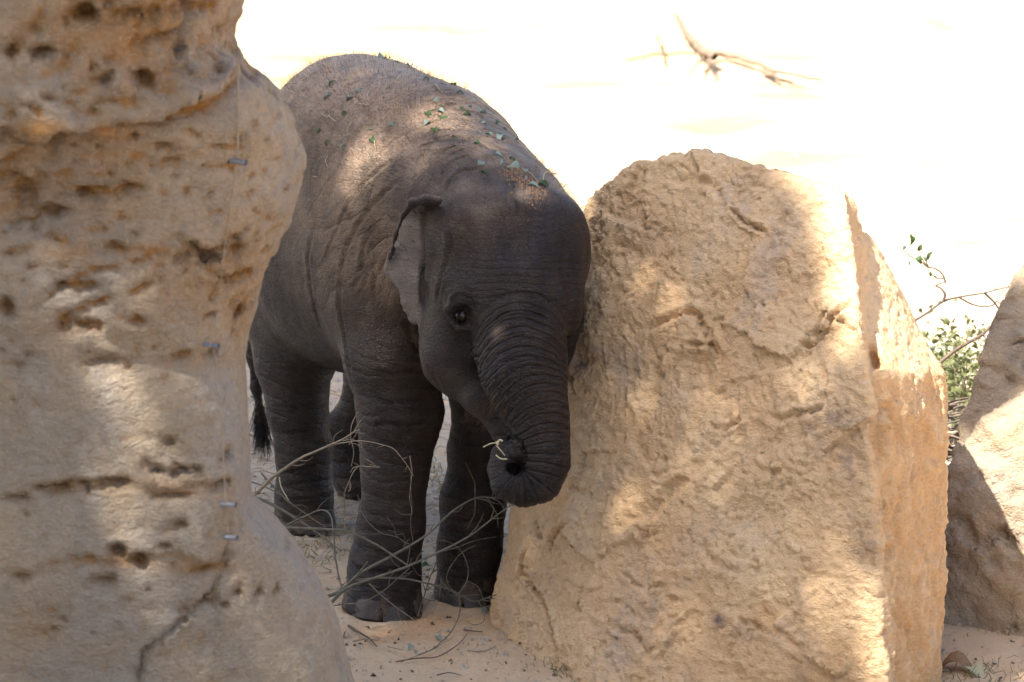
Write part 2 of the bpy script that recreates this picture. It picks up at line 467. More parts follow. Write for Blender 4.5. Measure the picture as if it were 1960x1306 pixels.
M['nail'] = m_plain('toenail', (0.082, 0.066, 0.060), (0.050, 0.042, 0.040), 45, 0.5, 0.4, 0.002)
M['cord'] = m_plain('beige_cord', (0.36, 0.29, 0.20), None, 50, 0.8)
M['metal'] = m_plain('pale_metal', (0.30, 0.30, 0.33), (0.20, 0.21, 0.26), 50, 0.35, 0.6)
M['metal_blue'] = m_plain('blue_tape', (0.05, 0.06, 0.16), None, 50, 0.5)

# ------------------------------------------------------------------ ground
def ground_z(x, y):
    P = np.stack([x, y, np.zeros_like(x)], 1)
    near = 1 - sstep(11.0, 14.0, y)
    far = fbm(P, 0.35, 3, off=9) * 0.10 * sstep(11.5, 15, y)
    mid = fbm(P, 2.2, 3, off=5) * 0.022
    f1, f2, v, r = worley(P * np.array([1, 1, 0]), 2.6, 2)
    foot = -0.035 * np.exp(-(f1 / 0.33) ** 2) * sstep(11.6, 13, y)
    return (far + mid * (0.4 + 0.6 * (1 - near)) + foot + fbm(P, 14, 3) * 0.006)
def graded(lo, hi, a, b, fine, grow=1.07):
    c = list(np.arange(a, b, fine)); s = fine
    while c[-1] < hi: s = min(s * grow, 6); c.append(c[-1] + s)
    s = fine
    while c[0] > lo: s = min(s * grow, 6); c.insert(0, c[0] - s)
    return np.array(c)
gx = graded(-70, 70, -1.15, 1.35, 0.011); gy = graded(-30, 130, 8.9, 13.2, 0.013)
XX, YY = np.meshgrid(gx, gy, indexing='ij')
gz = ground_z(XX.ravel(), YY.ravel())
GV = np.stack([XX.ravel(), YY.ravel(), gz], 1)
nx_, ny_ = len(gx), len(gy)
ii = np.arange(nx_ * ny_).reshape(nx_, ny_)
GQ = np.stack([ii[:-1, :-1].ravel(), ii[1:, :-1].ravel(), ii[1:, 1:].ravel(), ii[:-1, 1:].ravel()], 1)
for fx_, fy_, fr_ in [(-.245, 9.665, .083), (-.086, 9.745, .068), (-.405, 10.235, .07), (-.30, 10.5, .055)]:
    d_ = np.hypot(GV[:, 0] - fx_, GV[:, 1] - fy_)
    GV[:, 2] += .007 * np.exp(-((d_ - fr_ - .012) / .014) ** 2) * (1 + .6 * fbm(GV, 20, 2))
GV[:, 2] += fbm(GV, 45, 2) * 0.003 * (np.abs(GV[:, 0]) < 1.6)
lit = sstep(9.75, 10.3, GV[:, 1]) * (1 - sstep(12, 14, GV[:, 1]) * 0.6)
tag(link('ground', mk_mesh('ground', GV, GQ, {'litter': lit, 'far': sstep(11.8, 13, GV[:, 1])}), M['ground']), kind='structure')

# ------------------------------------------------------------------ rocks
def hull_planes(pts):
    bm = bmesh.new()
    for p in pts: bm.verts.new(p)
    r = bmesh.ops.convex_hull(bm, input=bm.verts)
    bmesh.ops.dissolve_limit(bm, angle_limit=R(3), verts=bm.verts, edges=bm.edges)
    c = np.mean(np.array(pts), 0); out = []
    for f in bm.faces:
        if not len(f.verts): continue
        n = np.array(f.normal); o = np.array(f.calc_center_median())
        if np.dot(o - c, n) < 0: n = -n
        out.append((n, o))
    bm.free(); return out
def hull_field(fd, pts, k, union_k=0.03):
    pts = np.array(pts)
    sl, X, Y, Z = fd.region(pts.min(0) - 0.05, pts.max(0) + 0.05)
    acc = None
    for n, o in hull_planes(pts):
        d = (X - o[0]) * n[0] + (Y - o[1]) * n[1] + (Z - o[2]) * n[2]
        if acc is None: acc = d + np.zeros(np.broadcast(X, Y, Z).shape, np.float32)
        else:
            h = np.maximum(k - np.abs(acc - d), 0) / k
            acc = np.maximum(acc, d) + h * h * k * 0.25
    fd.smin(sl, acc.astype(np.float32), union_k)

# main boulder
def build_boulder():
    front = [(1150, 350, 9.66), (1185, 328, 9.62), (1260, 303, 9.55), (1335, 292, 9.50), (1395, 315, 9.44), (1500, 342, 9.34), (1618, 364, 9.24),
             (1650, 620, 9.05), (1660, 760, 9.00), (1662, 900, 8.97), (1678, 1060, 8.93), (1696, 1200, 8.89), (1705, 1420, 8.84),
             (1121, 400, 9.70), (1116, 520, 9.71), (1098, 640, 9.70),
             (990, 960, 9.64), (957, 1060, 9.61), (944, 1140, 9.585), (946, 1195, 9.57), (985, 1245, 9.46), (1090, 1330, 9.22), (1250, 1440, 9.0), (1450, 1450, 8.9),
             (1300, 600, 9.36), (1500, 700, 9.15)]
    side1 = [(1632, 374, 9.30), (1652, 448, 9.33), (1668, 560, 9.30), (1680, 700, 9.26), (1690, 900, 9.24), (1710, 1200, 9.2), (1715, 1430, 9.18)]
    back = [(1160, 400, 9.98), (1400, 370, 9.95), (1600, 420, 9.75), (1120, 700, 9.98), (1010, 1010, 9.9), (980, 1130, 9.86), (1400, 1180, 9.9), (1690, 1150, 9.7)]
    lowblock = [(1640, 705, 9.06), (1700, 716, 9.035), (1762, 716, 9.16), (1806, 706, 9.27), (1810, 760, 9.24), (1800, 900, 9.22), (1792, 1100, 9.2), (1790, 1300, 9.18), (1792, 1430, 9.16),
                (1700, 1420, 8.87), (1690, 1180, 8.92), (1672, 1000, 8.97), (1660, 850, 9.0), (1500, 900, 9.3), (1500, 1400, 9.3), (1790, 790, 9.62), (1600, 790, 9.62), (1785, 1150, 9.6), (1600, 1150, 9.6)]
    wedge = [(1640, 440, 9.40), (1660, 446, 9.38), (1692, 500, 9.40), (1698, 534, 9.39), (1722, 600, 9.37), (1752, 634, 9.35), (1806, 706, 9.28), (1655, 640, 9.13), (1700, 716, 9.06), (1640, 560, 9.2),
             (1690, 540, 9.66), (1790, 760, 9.62), (1600, 560, 9.7), (1600, 900, 9.6), (1790, 900, 9.5)]
    ctr = W(1380, 780, 9.4)
    grp = [[ctr + (W(*p) - ctr) * 1.010 for p in L] for L in (front + side1 + back, lowblock, wedge)]
    pts = [p for L in grp for p in L]
    lo = np.min(pts, 0) - 0.06; hi = np.max(pts, 0) + 0.06; lo[2] = -0.12
    fd = Field(lo, hi, 0.0055)
    for L in grp: hull_field(fd, L, 0.012, 0.012)
    V, Q = fd.mesh(); V = smooth(V, Q, 2, 0.5); N = vnormals(V, Q)
    px, py, d = project(V)
    ridge = np.interp(py, [380, 620, 760, 900, 1060, 1200, 1300], [1612, 1648, 1662, 1664, 1680, 1698, 1702])
    side = sstep(-6, 22, px - ridge)
    disp = fbm(V, 3.4, 3, off=2) * 0.018 * (1 - 0.6 * side)
    tf = fbm(V * np.array([1, 1, 1.2]), 6.5, 4, off=33) * 5.0; disp += (tf - np.floor(tf)) * 0.0045 * (1 - side)
    disp += chips(V, 8, 1) * 0.10 * (1 - 0.6 * side)
    disp += chips(V, 24, 2) * 0.08 * (1 - 0.4 * side)
    disp += chips(V * np.array([1, 1, 1.5]), 55, 3) * 0.17
    disp += -np.clip(ridged(V, 7, 3, off=4) - 0.78, 0, 1) * 0.02 * (1 - side)
    # scalloped vertical grooves on the sawn right side
    sv = V * np.array([16, 16, 3.2])
    q = ridged(sv + fbm(V, 9, 2)[:, None] * 0.9, 1.0, 3, off=8)
    disp += side * sstep(690, 760, py) * (-(1 - q) * 0.022 + 0.008)
    # tooled upper left corner
    tl = (1 - sstep(1190, 1290, px)) * (1 - sstep(430, 560, py)) * (1 - side)
    tt = np.stack([(V[:, 0] * 0.5 - V[:, 2] * 0.86) * 55, (V[:, 0] * 0.86 + V[:, 2] * 0.5) * 22, V[:, 1] * 20], 1)
    disp += tl * (ridged(tt, 1.0, 2, off=5) - 0.6) * 0.006
    V = V + N * disp[:, None]
    N = vnormals(V, Q); sf = Surf(V, N)
    for pl, wd, dp in [
        ([(1398, 400), (1425, 425), (1465, 445)], .006, .022),
        ([(1230, 640), (1275, 612), (1330, 600), (1350, 640), (1380, 690)], .010, .018),
        ([(1310, 660), (1345, 660), (1375, 668)], .006, .014),
        ([(1640, 570), (1600, 600), (1580, 640), (1555, 660), (1520, 650)], .007, .018),
        ([(1590, 580), (1570, 620), (1560, 650)], .006, .012),
        ([(1560, 690), (1580, 720), (1570, 780), (1520, 795), (1470, 800)], .008, .014),
        ([(1355, 810), (1390, 818), (1420, 800)], .006, .014),
        ([(1015, 1030), (1003, 1085), (1018, 1120), (1048, 1165), (1062, 1230), (1065, 1260)], .007, .028),
        ([(1080, 1000), (1055, 1040), (1050, 1060)], .009, .018),
        ([(1025, 990), (1028, 1010), (1036, 1030)], .009, .020),
        ([(1170, 1200), (1200, 1210), (1225, 1235), (1240, 1260)], .010, .014),
        ([(1180, 1085), (1200, 1110), (1230, 1125), (1280, 1120)], .006, .010),
        ([(1210, 1010), (1240, 1028), (1260, 1020)], .006, .012),
        ([(1400, 1180), (1460, 1205), (1500, 1220), (1540, 1250)], .008, .010),
        ([(1150, 1010), (1230, 985), (1300, 930), (1370, 850), (1400, 780)], .016, .010),
        ([(1060, 690), (1090, 720), (1100, 760)], .008, .016),
        ([(1290, 350), (1330, 345), (1370, 360), (1385, 400)], .010, .012),
        ([(1430, 870), (1460, 900), (1500, 905)], .010, .008),
        ([(1340, 1020), (1360, 1070), (1420, 1100)], .010, .008),
    ]:
        crease(V, N, sf, pl, wd * .7, dp * .62, 0.5, 0.006)
    for x, y, rx, rz, dp in [(1310, 700, .04, .03, .018), (1560, 840, .05, .02, .01), (1240, 470, .05, .05, .015), (1500, 560, .06, .05, .012),
                             (1250, 1190, .05, .03, .012), (1640, 420, .02, .05, .015), (1625, 500, .018, .03, .014), (1150, 1080, .04, .05, .012), (1440, 1000, .06, .05, .012)]:
        dent(V, N, sf, x, y, rx, rz, dp * .55)
    stain_shade = np.zeros(len(V)); V0 = V
    for x, y, rx, rz, a in [(1600, 800, .07, .03, .7), (1625, 880, .03, .05, .6), (1570, 830, .05, .04, .5), (1650, 1040, .03, .06, .5), (1150, 680, .06, .02, .55), (1110, 700, .02, .03, .8), (1140, 830, .05, .06, .35),
                            (1375, 1185, .012, .012, 1.0), (1230, 440, .06, .03, .3), (1490, 400, .06, .03, .25), (1130, 880, .04, .05, .3), (1430, 1215, .03, .015, .4)]:
        c, n_ = sf.hit(x, y)
        dd = (V0 - c) / np.array([rx, .1, rz]); stain_shade = np.maximum(stain_shade, a * np.exp(-(dd * dd).sum(1)))
    och = np.clip(side * (0.55 + 0.5 * (q < 0.75)), 0, 1) * sstep(600, 800, py)
    och = np.maximum(och, sstep(0.1, 0.5, fbm(V, 4, 3, off=7)) * 0.7)
    o = link('boulder', mk_mesh('boulder', V, Q, {'ochre': och, 'stain_shade': stain_shade}), M['boulder'])
    tag(o, 'tall blocky tan sandstone boulder the elephant calf rests its head against', 'rock')
    return Surf(V, vnormals(V, Q))
S_boulder = build_boulder()
print('boulder', time.time() - T0)

def build_rear():
    A = [(1990, 470, 9.98), (1960, 528, 9.95), (1935, 560, 9.92), (1900, 650, 9.88), (1872, 735, 9.82), (1832, 825, 9.76), (1800, 905, 9.74), (1790, 1000, 9.72), (1786, 1190, 9.70),
         (2300, 560, 10.3), (2300, 1250, 10.2), (2250, 1240, 9.75), (2000, 640, 9.86), (1990, 1200, 9.66), (1850, 1190, 10.1), (1960, 600, 10.3)]
    B = [(1838, 838, 9.70), (1808, 905, 9.68), (1790, 985, 9.67), (1784, 1100, 9.64), (1783, 1195, 9.60), (1800, 1215, 9.57), (1860, 1200, 9.55), (1960, 1195, 9.50), (2250, 1230, 9.5),
         (1868, 880, 9.64), (1895, 960, 9.60), (1940, 750, 9.74), (2050, 720, 9.74), (2250, 760, 9.8), (1935, 860, 9.62), (1990, 1010, 9.54), (2250, 1000, 9.6), (1900, 1210, 10.0), (2200, 1200, 10.0), (2100, 760, 10.0)]
    PA = [W(p[0] - 20, p[1] - 4, p[2]) for p in A]; PB = [W(p[0] - 38, p[1], p[2]) for p in B]
    for L in (PA, PB):
        for p in list(L):
            if p[2] < 0.12: L.append(np.array([p[0], p[1], -0.1]))
    al = np.array(PA + PB); lo = al.min(0) - .06; hi = al.max(0) + .06
    fd = Field(lo, hi, 0.009)
    hull_field(fd, PA, 0.05); hull_field(fd, PB, 0.05, 0.05)
    V, Q = fd.mesh(); V = smooth(V, Q, 2); N = vnormals(V, Q)
    disp = fbm(V, 4, 3, off=12) * 0.028 + chips(V, 9, 5) * 0.14 + chips(V, 26, 6) * 0.13 + fbm(V, 30, 3) * 0.006
    disp += -np.clip(ridged(V, 6, 3, off=1) - 0.75, 0, 1) * 0.05
    V = V + N * disp[:, None]; N = vnormals(V, Q); sf = Surf(V, N)
    for pl, wd, dp in [([(1825, 985), (1850, 1010), (1870, 1050)], .01, .012), ([(1905, 1010), (1925, 1030), (1945, 1060)], .008, .02), ([(1935, 660), (1960, 655)], .006, .015)]:
        crease(V, N, sf, pl, wd, dp, .4, .005)
    for x, y, rx, rz, dp in [(1925, 1020, .012, .01, .02), (1945, 1040, .012, .012, .02), (1935, 1060, .03, .02, .012)]:
        dent(V, N, sf, x, y, rx, rz, dp)
    o = link('rock', mk_mesh('rear_rock', V, Q, {'ochre': sstep(0.1, .5, fbm(V, 5, 3)), 'stain_shade': np.zeros(len(V))}), M['rear'])
    tag(o, 'leaning grey tan rock at the right edge, half in the shadow of the boulder', 'rock')
    return Surf(V, vnormals(V, Q))
S_rear = build_rear()
print('rear', time.time() - T0)

def build_pillar():
    yc, bdep = 8.36, 0.40
    EY = [-60, 0, 30, 50, 95, 120, 138, 165, 210, 250, 290, 350, 410, 450, 500, 545, 580, 630, 690, 760, 850, 930, 975, 1060, 1160, 1320, 1500]
    EX = [470, 466, 461, 444, 438, 452, 478, 518, 545, 561, 574, 572, 560, 545, 520, 505, 496, 480, 469, 467, 468, 470, 470, 455, 440, 420, 410]
    lo = np.array([-1.66, 7.82, -0.14]); hi = np.array([-0.20, 8.98, 2.12])
    fd = Field(lo, hi, 0.0082)
    sl, X, Y, Z = fd.region(lo - 1, hi + 1)
    Zr = Z - CAM_H
    dd = Y * cp - Zr * sp; PX = 980 + FPX * X / dd; PY = 653 - FPX * (Y * sp + Zr * cp) / dd
    cpx = -120.0
    a = (np.interp(PY, EY, EX) - cpx)
    # front depth varies with height: upper part overhangs
    bb = np.interp(PY, [-60, 200, 255, 300, 420, 500, 700, 930, 1080, 1400], [.45, .455, .45, .395, .385, .40, .38, .385, .385, .385])
    ne = np.interp(PY, [700, 930], [2.7, 6.0])
    q = (np.abs((PX - cpx) / a) ** ne + np.abs((Y - yc) / bb) ** ne) ** (1 / ne)
    fd.F[:] = ((q - 1) * 0.38).astype(np.float32)
    fd.smax(sl, (Z - 1.90 + .12 * (X + .9) + .1 * (Y - 8.4) ** 2 + 0 * X).astype(np.float32), .22)
    fd.smax(sl, (-0.12 - Z + 0 * X + 0 * Y).astype(np.float32), .02)
    # lower right lobe
    E2Y = [900, 968, 1000, 1050, 1110, 1160, 1230, 1310, 1450, 1700, 1800]; E2X = [410, 498, 528, 570, 614, 642, 664, 684, 712, 735, 740]
    c2 = 330
    a2 = np.interp(PY, E2Y, E2X) - c2
    q2 = (np.abs((PX - c2) / np.maximum(a2, 40)) ** 2.2 + np.abs((Y - 8.43) / 0.41) ** 2.2) ** (1 / 2.2)
    Lx = np.interp(PY, [960, 1090, 1140, 1180, 1228, 1245, 1306], [445, 432, 405, 365, 305, 282, 262])
    d2 = np.maximum((q2 - 1) * 0.32, (Lx - PX) / 985)
    fd.smin(sl, d2.astype(np.float32), 0.012)
    V, Q = fd.mesh(); V = smooth(V, Q, 2); N = vnormals(V, Q)
    px, py, d = project(V)
    up = 1 - sstep(560, 760, py)
    disp = fbm(V, 3.0, 3, off=20) * 0.022 + chips(V, 10, 8) * 0.07 * up + chips(V, 28, 9) * 0.09 * (0.4 + up) + fbm(V, 40, 3) * 0.004
    strat = ridged(V * np.array([3, 3, 12.0]) + fbm(V, 3, 2)[:, None] * 1.5, 1.0, 3, off=30)
    disp += -np.clip(strat - 0.74, 0, 1) * 0.09 * (0.35 + 0.8 * up)
    # ledges: rock stands proud above each line, falls back below it
    for lx, ly, A, Bq, L in [
        ([-50, 0, 60, 150, 230, 330, 400, 450], [285, 285, 262, 255, 245, 215, 190, 150], .050, .052, 30),
        ([0, 60, 130, 200], [330, 338, 330, 335], .012, .012, 12),
        ([180, 260, 350, 430, 480], [478, 478, 480, 500, 520], .010, .012, 14),
        ([200, 290, 380], [215, 225, 215], .008, .010, 10),
        ([60, 150, 220, 330, 440], [940, 925, 928, 915, 925], .007, .010, 10),
        ([20, 110, 220, 300, 400, 440], [1085, 1075, 1068, 1060, 1075, 1080], .010, .012, 12)]:
        yl = np.interp(px, lx, ly) + fbm(V, 12, 3, off=lx[1]) * 26
        fade = sstep(lx[0] - 30, lx[0] + 40, px) * (1 - sstep(lx[-1] - 30, lx[-1] + 25, px)) * (V[:, 1] < 8.6)
        s = yl - py
        disp += fade * np.where(s > 0, A * np.exp(-np.abs(s) / (L * 2.2)), -Bq * np.exp(-np.abs(s) / L)) * (0.7 + 0.6 * fbm(V, 10, 2, off=44))
    V = V + N * disp[:, None]
    V = smooth(V, Q, 1, 0.4); N = vnormals(V, Q); sf = Surf(V, N)
    pits = [(155, 20, 26, 16, 34), (82, 100, 26, 9, 26), (20, 105, 12, 12, 20), (195, 152, 14, 10, 24), (275, 155, 18, 14, 34), (345, 95, 10, 12, 22), (250, 25, 40, 12, 18), (310, 75, 36, 9, 18),
            (160, 372, 26, 9, 30), (245, 360, 18, 10, 24), (100, 405, 34, 8, 22), (50, 372, 20, 26, 16), (255, 262, 12, 8, 14), (310, 280, 16, 7, 14), (395, 490, 26, 14, 24), (455, 480, 18, 14, 22), (440, 540, 32, 9, 20), (460, 598, 12, 10, 26),
            (160, 545, 26, 8, 18), (118, 548, 10, 8, 16), (125, 628, 10, 12, 16), (165, 620, 22, 8, 14), (262, 616, 14, 6, 12), (15, 590, 12, 20, 16), (402, 606, 7, 5, 14), (345, 680, 22, 7, 12), (405, 676, 10, 6, 18), (200, 695, 44, 10, 10),
            (325, 850, 14, 10, 14), (120, 935, 22, 9, 26), (75, 938, 12, 6, 16), (225, 922, 30, 7, 22), (160, 928, 10, 6, 14), (302, 905, 18, 10, 24), (335, 912, 14, 9, 22), (375, 900, 18, 7, 14), (30, 952, 22, 7, 14), (310, 952, 16, 6, 14), (345, 948, 22, 6, 12),
            (345, 1002, 14, 9, 14), (318, 1044, 14, 5, 12), (222, 1062, 16, 14, 26), (268, 1072, 14, 12, 24), (195, 1112, 22, 9, 16), (45, 1100, 16, 6, 14), (385, 1090, 26, 8, 14), (392, 1150, 18, 9, 14), (440, 870, 9, 12, 14), (420, 925, 20, 8, 16),
            (455, 1140, 10, 8, 14), (495, 1135, 6, 9, 12), (530, 1128, 6, 7, 10), (430, 1160, 12, 5, 10), (370, 480, 20, 6, 16), (215, 480, 16, 9, 20), (330, 310, 20, 5, 10), (360, 20, 40, 10, 20), (420, 60, 14, 14, 14)]
    hits = []
    for x, y, rx, rz, dp in pits:
        dent(V, N, sf, x, y, rx * 0.00085, rz * 0.00085, dp * 0.0014, 2.2); hits.append((sf.hit(x, y)[0], rx, rz))
    for k in range(110):
        x, y = rng.uniform(0, 560), rng.uniform(0, 700 if k % 4 else 1300)
        s = rng.uniform(3, 8)
        hits.append((sf.hit(x, y)[0], s, s))
        dent(V, N, sf, x, y, s * 0.001 * rng.uniform(1, 2), s * 0.0009, s * 0.0011, 2.2)
    for pl, wd, dp in [([(425, 1095), (400, 1140), (360, 1180), (300, 1228), (278, 1245), (268, 1290), (262, 1330)], .0032, .012),
                       ([(440, 985), (438, 1040), (428, 1090)], .005, .006),
                       ([(300, 455), (360, 470), (410, 520), (440, 545)], .006, .012), ([(0, 430), (60, 420), (130, 400)], .006, .012),
                       ([(90, 0), (60, 60), (10, 100)], .012, .01), ([(150, 70), (110, 130), (20, 175)], .012, .01)]:
        crease(V, N, sf, pl, wd, dp, .4, .004)
    px, py, d = project(V); N = vnormals(V, Q)
    och = np.zeros(len(V))
    for x, y, rx, ry, a in [(250, 90, 260, 130, .75), (80, 330, 180, 130, .7), (420, 520, 120, 90, .5), (260, 40, 160, 40, .8), (330, 110, 60, 30, .6), (60, 250, 120, 28, 1.0), (40, 300, 60, 30, .9), (30, 400, 60, 40, .85), (210, 255, 60, 25, .8), (400, 500, 90, 40, .8), (450, 590, 35, 60, .7), (120, 480, 90, 30, .6),
                            (310, 480, 80, 14, .9), (420, 540, 60, 30, .7), (400, 690, 60, 20, .5), (300, 930, 160, 20, .45), (120, 935, 60, 12, .7), (240, 1072, 60, 18, .7), (380, 1085, 70, 14, .6), (100, 620, 100, 30, .3), (390, 560, 40, 60, .5),
                            (440, 870, 12, 12, .7), (60, 1200, 90, 60, .3), (320, 160, 100, 40, .5), (200, 1240, 60, 30, .3)]:
        och = np.maximum(och, a * np.exp(-(((px - x) / rx) ** 2 + ((py - y) / ry) ** 2)))
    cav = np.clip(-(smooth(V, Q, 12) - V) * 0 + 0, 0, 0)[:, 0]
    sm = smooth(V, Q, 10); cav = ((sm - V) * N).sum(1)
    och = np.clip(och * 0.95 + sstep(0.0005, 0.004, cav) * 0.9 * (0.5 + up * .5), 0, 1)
    recess_shade = np.zeros(len(V))  # shade inside the pits, painted dark into the colour
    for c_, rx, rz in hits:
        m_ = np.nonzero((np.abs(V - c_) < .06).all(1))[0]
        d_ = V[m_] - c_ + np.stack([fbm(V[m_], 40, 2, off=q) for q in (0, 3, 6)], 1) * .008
        recess_shade[m_] = np.maximum(recess_shade[m_], .75 * np.exp(-((d_[:, 0] / (rx * .001)) ** 2 + (d_[:, 2] / (rz * .001)) ** 2)))
    for x, y, rx, ry, a in [(60, 265, 130, 12, .6), (230, 40, 120, 22, .5), (30, 340, 60, 14, .5), (320, 490, 60, 8, .5), (250, 240, 60, 8, .4), (340, 130, 40, 20, .35)]:  # painted shade bands, mostly along the undersides of the ledges
        recess_shade = np.maximum(recess_shade, a * np.exp(-(((px - x) / rx) ** 2 + ((py - y) / ry) ** 2)) * (V[:, 1] < 8.5))
    o = link('rock', mk_mesh('pillar_rock', V, Q, {'ochre': och, 'stain_shade': recess_shade}), M['pillar'])
    tag(o, 'large pitted sandstone rock in the left foreground with a smooth bulging foot', 'rock')
    return Surf(V, vnormals(V, Q))
S_pillar = build_pillar()
print('pillar', time.time() - T0)

# ------------------------------------------------------------------ elephant
HY = R(24)     # heading: the body points to the viewer's right
def build_elephant():
    lo = np.array([-0.66, 8.98, -0.03]); hi = np.array([0.20, 10.80, 1.12])
    fd = Field(lo, hi, 0.0048)
    e = lambda px, py, Y, rad, k=0.05, yaw=HY, pitch=0, roll=0, sub=False: fd.ell(W(px, py, Y), rad, yaw, pitch, roll, k, sub)
    c = lambda pts, k=0.03: fd.chain([(W(*p[:3]), p[3]) for p in pts], k)
    # trunk of the body
    e(598, 420, 10.38, (.165, .25, .27), .08)
    e(668, 428, 10.12, (.205, .32, .305), .10)
    e(775, 440, 9.88, (.185, .22, .295), .10)
    e(720, 300, 10.05, (.15, .30, .19), .10)
    c([(850, 345, 9.80, .165), (945, 440, 9.58, .155)], .09)
    c([(905, 520, 9.66, .13), (930, 600, 9.56, .10)], .06)
    # shoulder blades and haunches
    e(735, 560, 9.80, (.095, .12, .17), .07)
    e(560, 560, 10.30, (.095, .16, .20), .07)
    c([(500, 560, 10.46, .05), (493, 660, 10.50, .030)], .05)
    # legs
    c([(745, 520, 9.80, .105), (752, 690, 9.74, .092), (765, 790, 9.72, .080), (758, 850, 9.71, .066), (756, 910, 9.70, .060), (749, 1000, 9.69, .061), (735, 1090, 9.68, .066), (731, 1150, 9.67, .073)], .03)
    e(731, 1166, 9.665, (.076, .082, .04), .03, 0)
    c([(905, 640, 9.80, .09), (925, 760, 9.82, .062), (913, 860, 9.80, .053), (906, 960, 9.78, .061), (899, 1050, 9.765, .060), (893, 1120, 9.755, .057)], .03)
    e(892, 1143, 9.745, (.060, .070, .035), .03, 0)
    c([(582, 540, 10.32, .12), (563, 690, 10.27, .074), (570, 780, 10.25, .058), (580, 860, 10.24, .052), (583, 950, 10.235, .054), (582, 1000, 10.24, .058)], .035)
    e(582, 1008, 10.235, (.062, .068, .03), .03, 0)
    c([(722, 680, 10.45, .075), (706, 768, 10.47, .050), (664, 822, 10.49, .043), (680, 900, 10.50, .046), (690, 940, 10.50, .048)], .03)
    # tail
    c([(497, 600, 10.50, .034), (487, 680, 10.53, .016), (491, 740, 10.54, .0105), (499, 800, 10.54, .0085), (503, 828, 10.54, .009)], .02)
    # head
    e(985, 500, 9.50, (.138, .15, .145), .05, 0)
    e(1040, 452, 9.46, (.080, .09, .088), .05, 0)
    e(925, 455, 9.47, (.092, .10, .088), .06, 0)
    e(992, 560, 9.40, (.108, .085, .12), .05, 0, R(8))
    e(1088, 590, 9.43, (.026, .05, .05), .03, 0)
    e(872, 560, 9.44, (.042, .06, .06), .04, 0)
    e(880, 655, 9.46, (.072, .085, .10), .05, 0)
    e(850, 640, 9.49, (.042, .06, .085), .03, 0)
    c([(885, 690, 9.46, .068), (930, 765, 9.40, .036), (948, 800, 9.37, .018)], .03)
    c([(852, 548, 9.43, .018), (878, 545, 9.392, .022), (912, 556, 9.368, .024)], .03)
    c([(866, 655, 9.42, .014), (895, 668, 9.385, .016)], .03)
    e(985, 432, 9.345, (.022, .02, .05), .05, 0, sub=True)
    # hollows: temple, below the brow, beside the trunk root
    e(880, 465, 9.346, (.046, .034, .058), .035, R(-25), sub=True)
    e(1075, 480, 9.335, (.03, .02, .05), .03, R(25), sub=True)
    e(880, 690, 9.345, (.02, .02, .05), .03, R(-20), sub=True)
    e(1100, 520, 9.36, (.02, .02, .05), .03, R(30), sub=True)
    fd.cone(W(905, 655, 9.355), W(925, 760, 9.29), .012, .012, .03, sub=True)
    # trunk
    tk = [(992, 610, 9.375, .092), (997, 670, 9.335, .084), (1003, 720, 9.305, .077), (1016, 760, 9.285, .0655), (1034, 804, 9.265, .0515), (1044, 846, 9.25, .0435), (1045, 885, 9.24, .0435), (1033, 920, 9.235, .0415), (1004, 935, 9.235, .036), (973, 924, 9.24, .034), (961, 900, 9.25, .028), (967, 872, 9.262, .028), (990, 861, 9.272, .025)]
    tkW = [(W(*p[:3]), p[3]) for p in tk]
    fd.chain(tkW[:7], .02)
    # the rolled-in tip gets a field of its own so it stays apart from the shaft
    fd.chain(tkW[6:10], .008)
    fd.chain(tkW[9:], .006)
    fd.cone(W(984, 893, 9.285), W(990, 900, 9.30), .020, .022, .006)
    for yy in (9.205, 9.222, 9.24, 9.255):
        fd.cone(W(966, 891, yy), W(984, 900, yy), .007, .0105, .005, sub=True)
        fd.cone(W(984, 900, yy), W(1001, 896, yy), .0105, .008, .005, sub=True)
    # right ear: a thin leaf of skin with a rolled upper rim
    def flap(poly, Yf, th, k=.008):
        poly = np.array(poly, float)
        Yb = [Yf(x, y) for x, y in poly]
        pw = np.array([W(x, y, Y) for (x, y), Y in zip(poly, Yb)])
        sl, X, Y, Z = fd.region(pw.min(0) - .05, pw.max(0) + .05)
        Zr = Z - CAM_H; dd = Y * cp - Zr * sp
        PX = 980 + FPX * X / dd; PY = 653 - FPX * (Y * sp + Zr * cp) / dd
        ins = np.zeros(PX.shape, bool); dist = np.full(PX.shape, 1e9)
        for i in range(len(poly)):
            a = poly[i]; b = poly[(i + 1) % len(poly)]; d = b - a
            t = np.clip(((PX - a[0]) * d[0] + (PY - a[1]) * d[1]) / (d @ d), 0, 1)
            dist = np.minimum(dist, (PX - a[0] - t * d[0]) ** 2 + (PY - a[1] - t * d[1]) ** 2)
            cond = ((a[1] > PY) != (b[1] > PY))
            xx = a[0] + (PY - a[1]) * d[0] / (d[1] if d[1] else 1e-9)
            ins ^= cond & (PX < xx)
        sd2 = np.where(ins, -1, 1) * np.sqrt(dist) / 985.0
        dep = np.abs(Y - Yf(PX, PY)) * 0.93 - th
        hh = np.maximum(.008 - np.abs(sd2 - dep), 0) / .008
        fd.smin(sl, (np.maximum(sd2, dep) + hh * hh * .002).astype(np.float32), k)
    ear = catmull([(842, 380), (812, 378), (786, 384), (770, 408), (758, 440), (748, 485), (738, 515), (748, 540), (760, 556), (764, 580), (776, 606), (791, 627), (800, 622), (806, 600), (805, 560), (812, 520), (830, 480), (845, 430)], 12)
    def earY(x, y):
        return 9.470 + np.clip(840 - x, 0, 200) * 0.00075 + 0.010 * np.sin((y - 380) / 38.0) * np.clip((840 - x) / 90, 0, 1) - 0.028 * np.exp(-((y - 385) / 22.0) ** 2)
    flap(ear, earY, .0042)
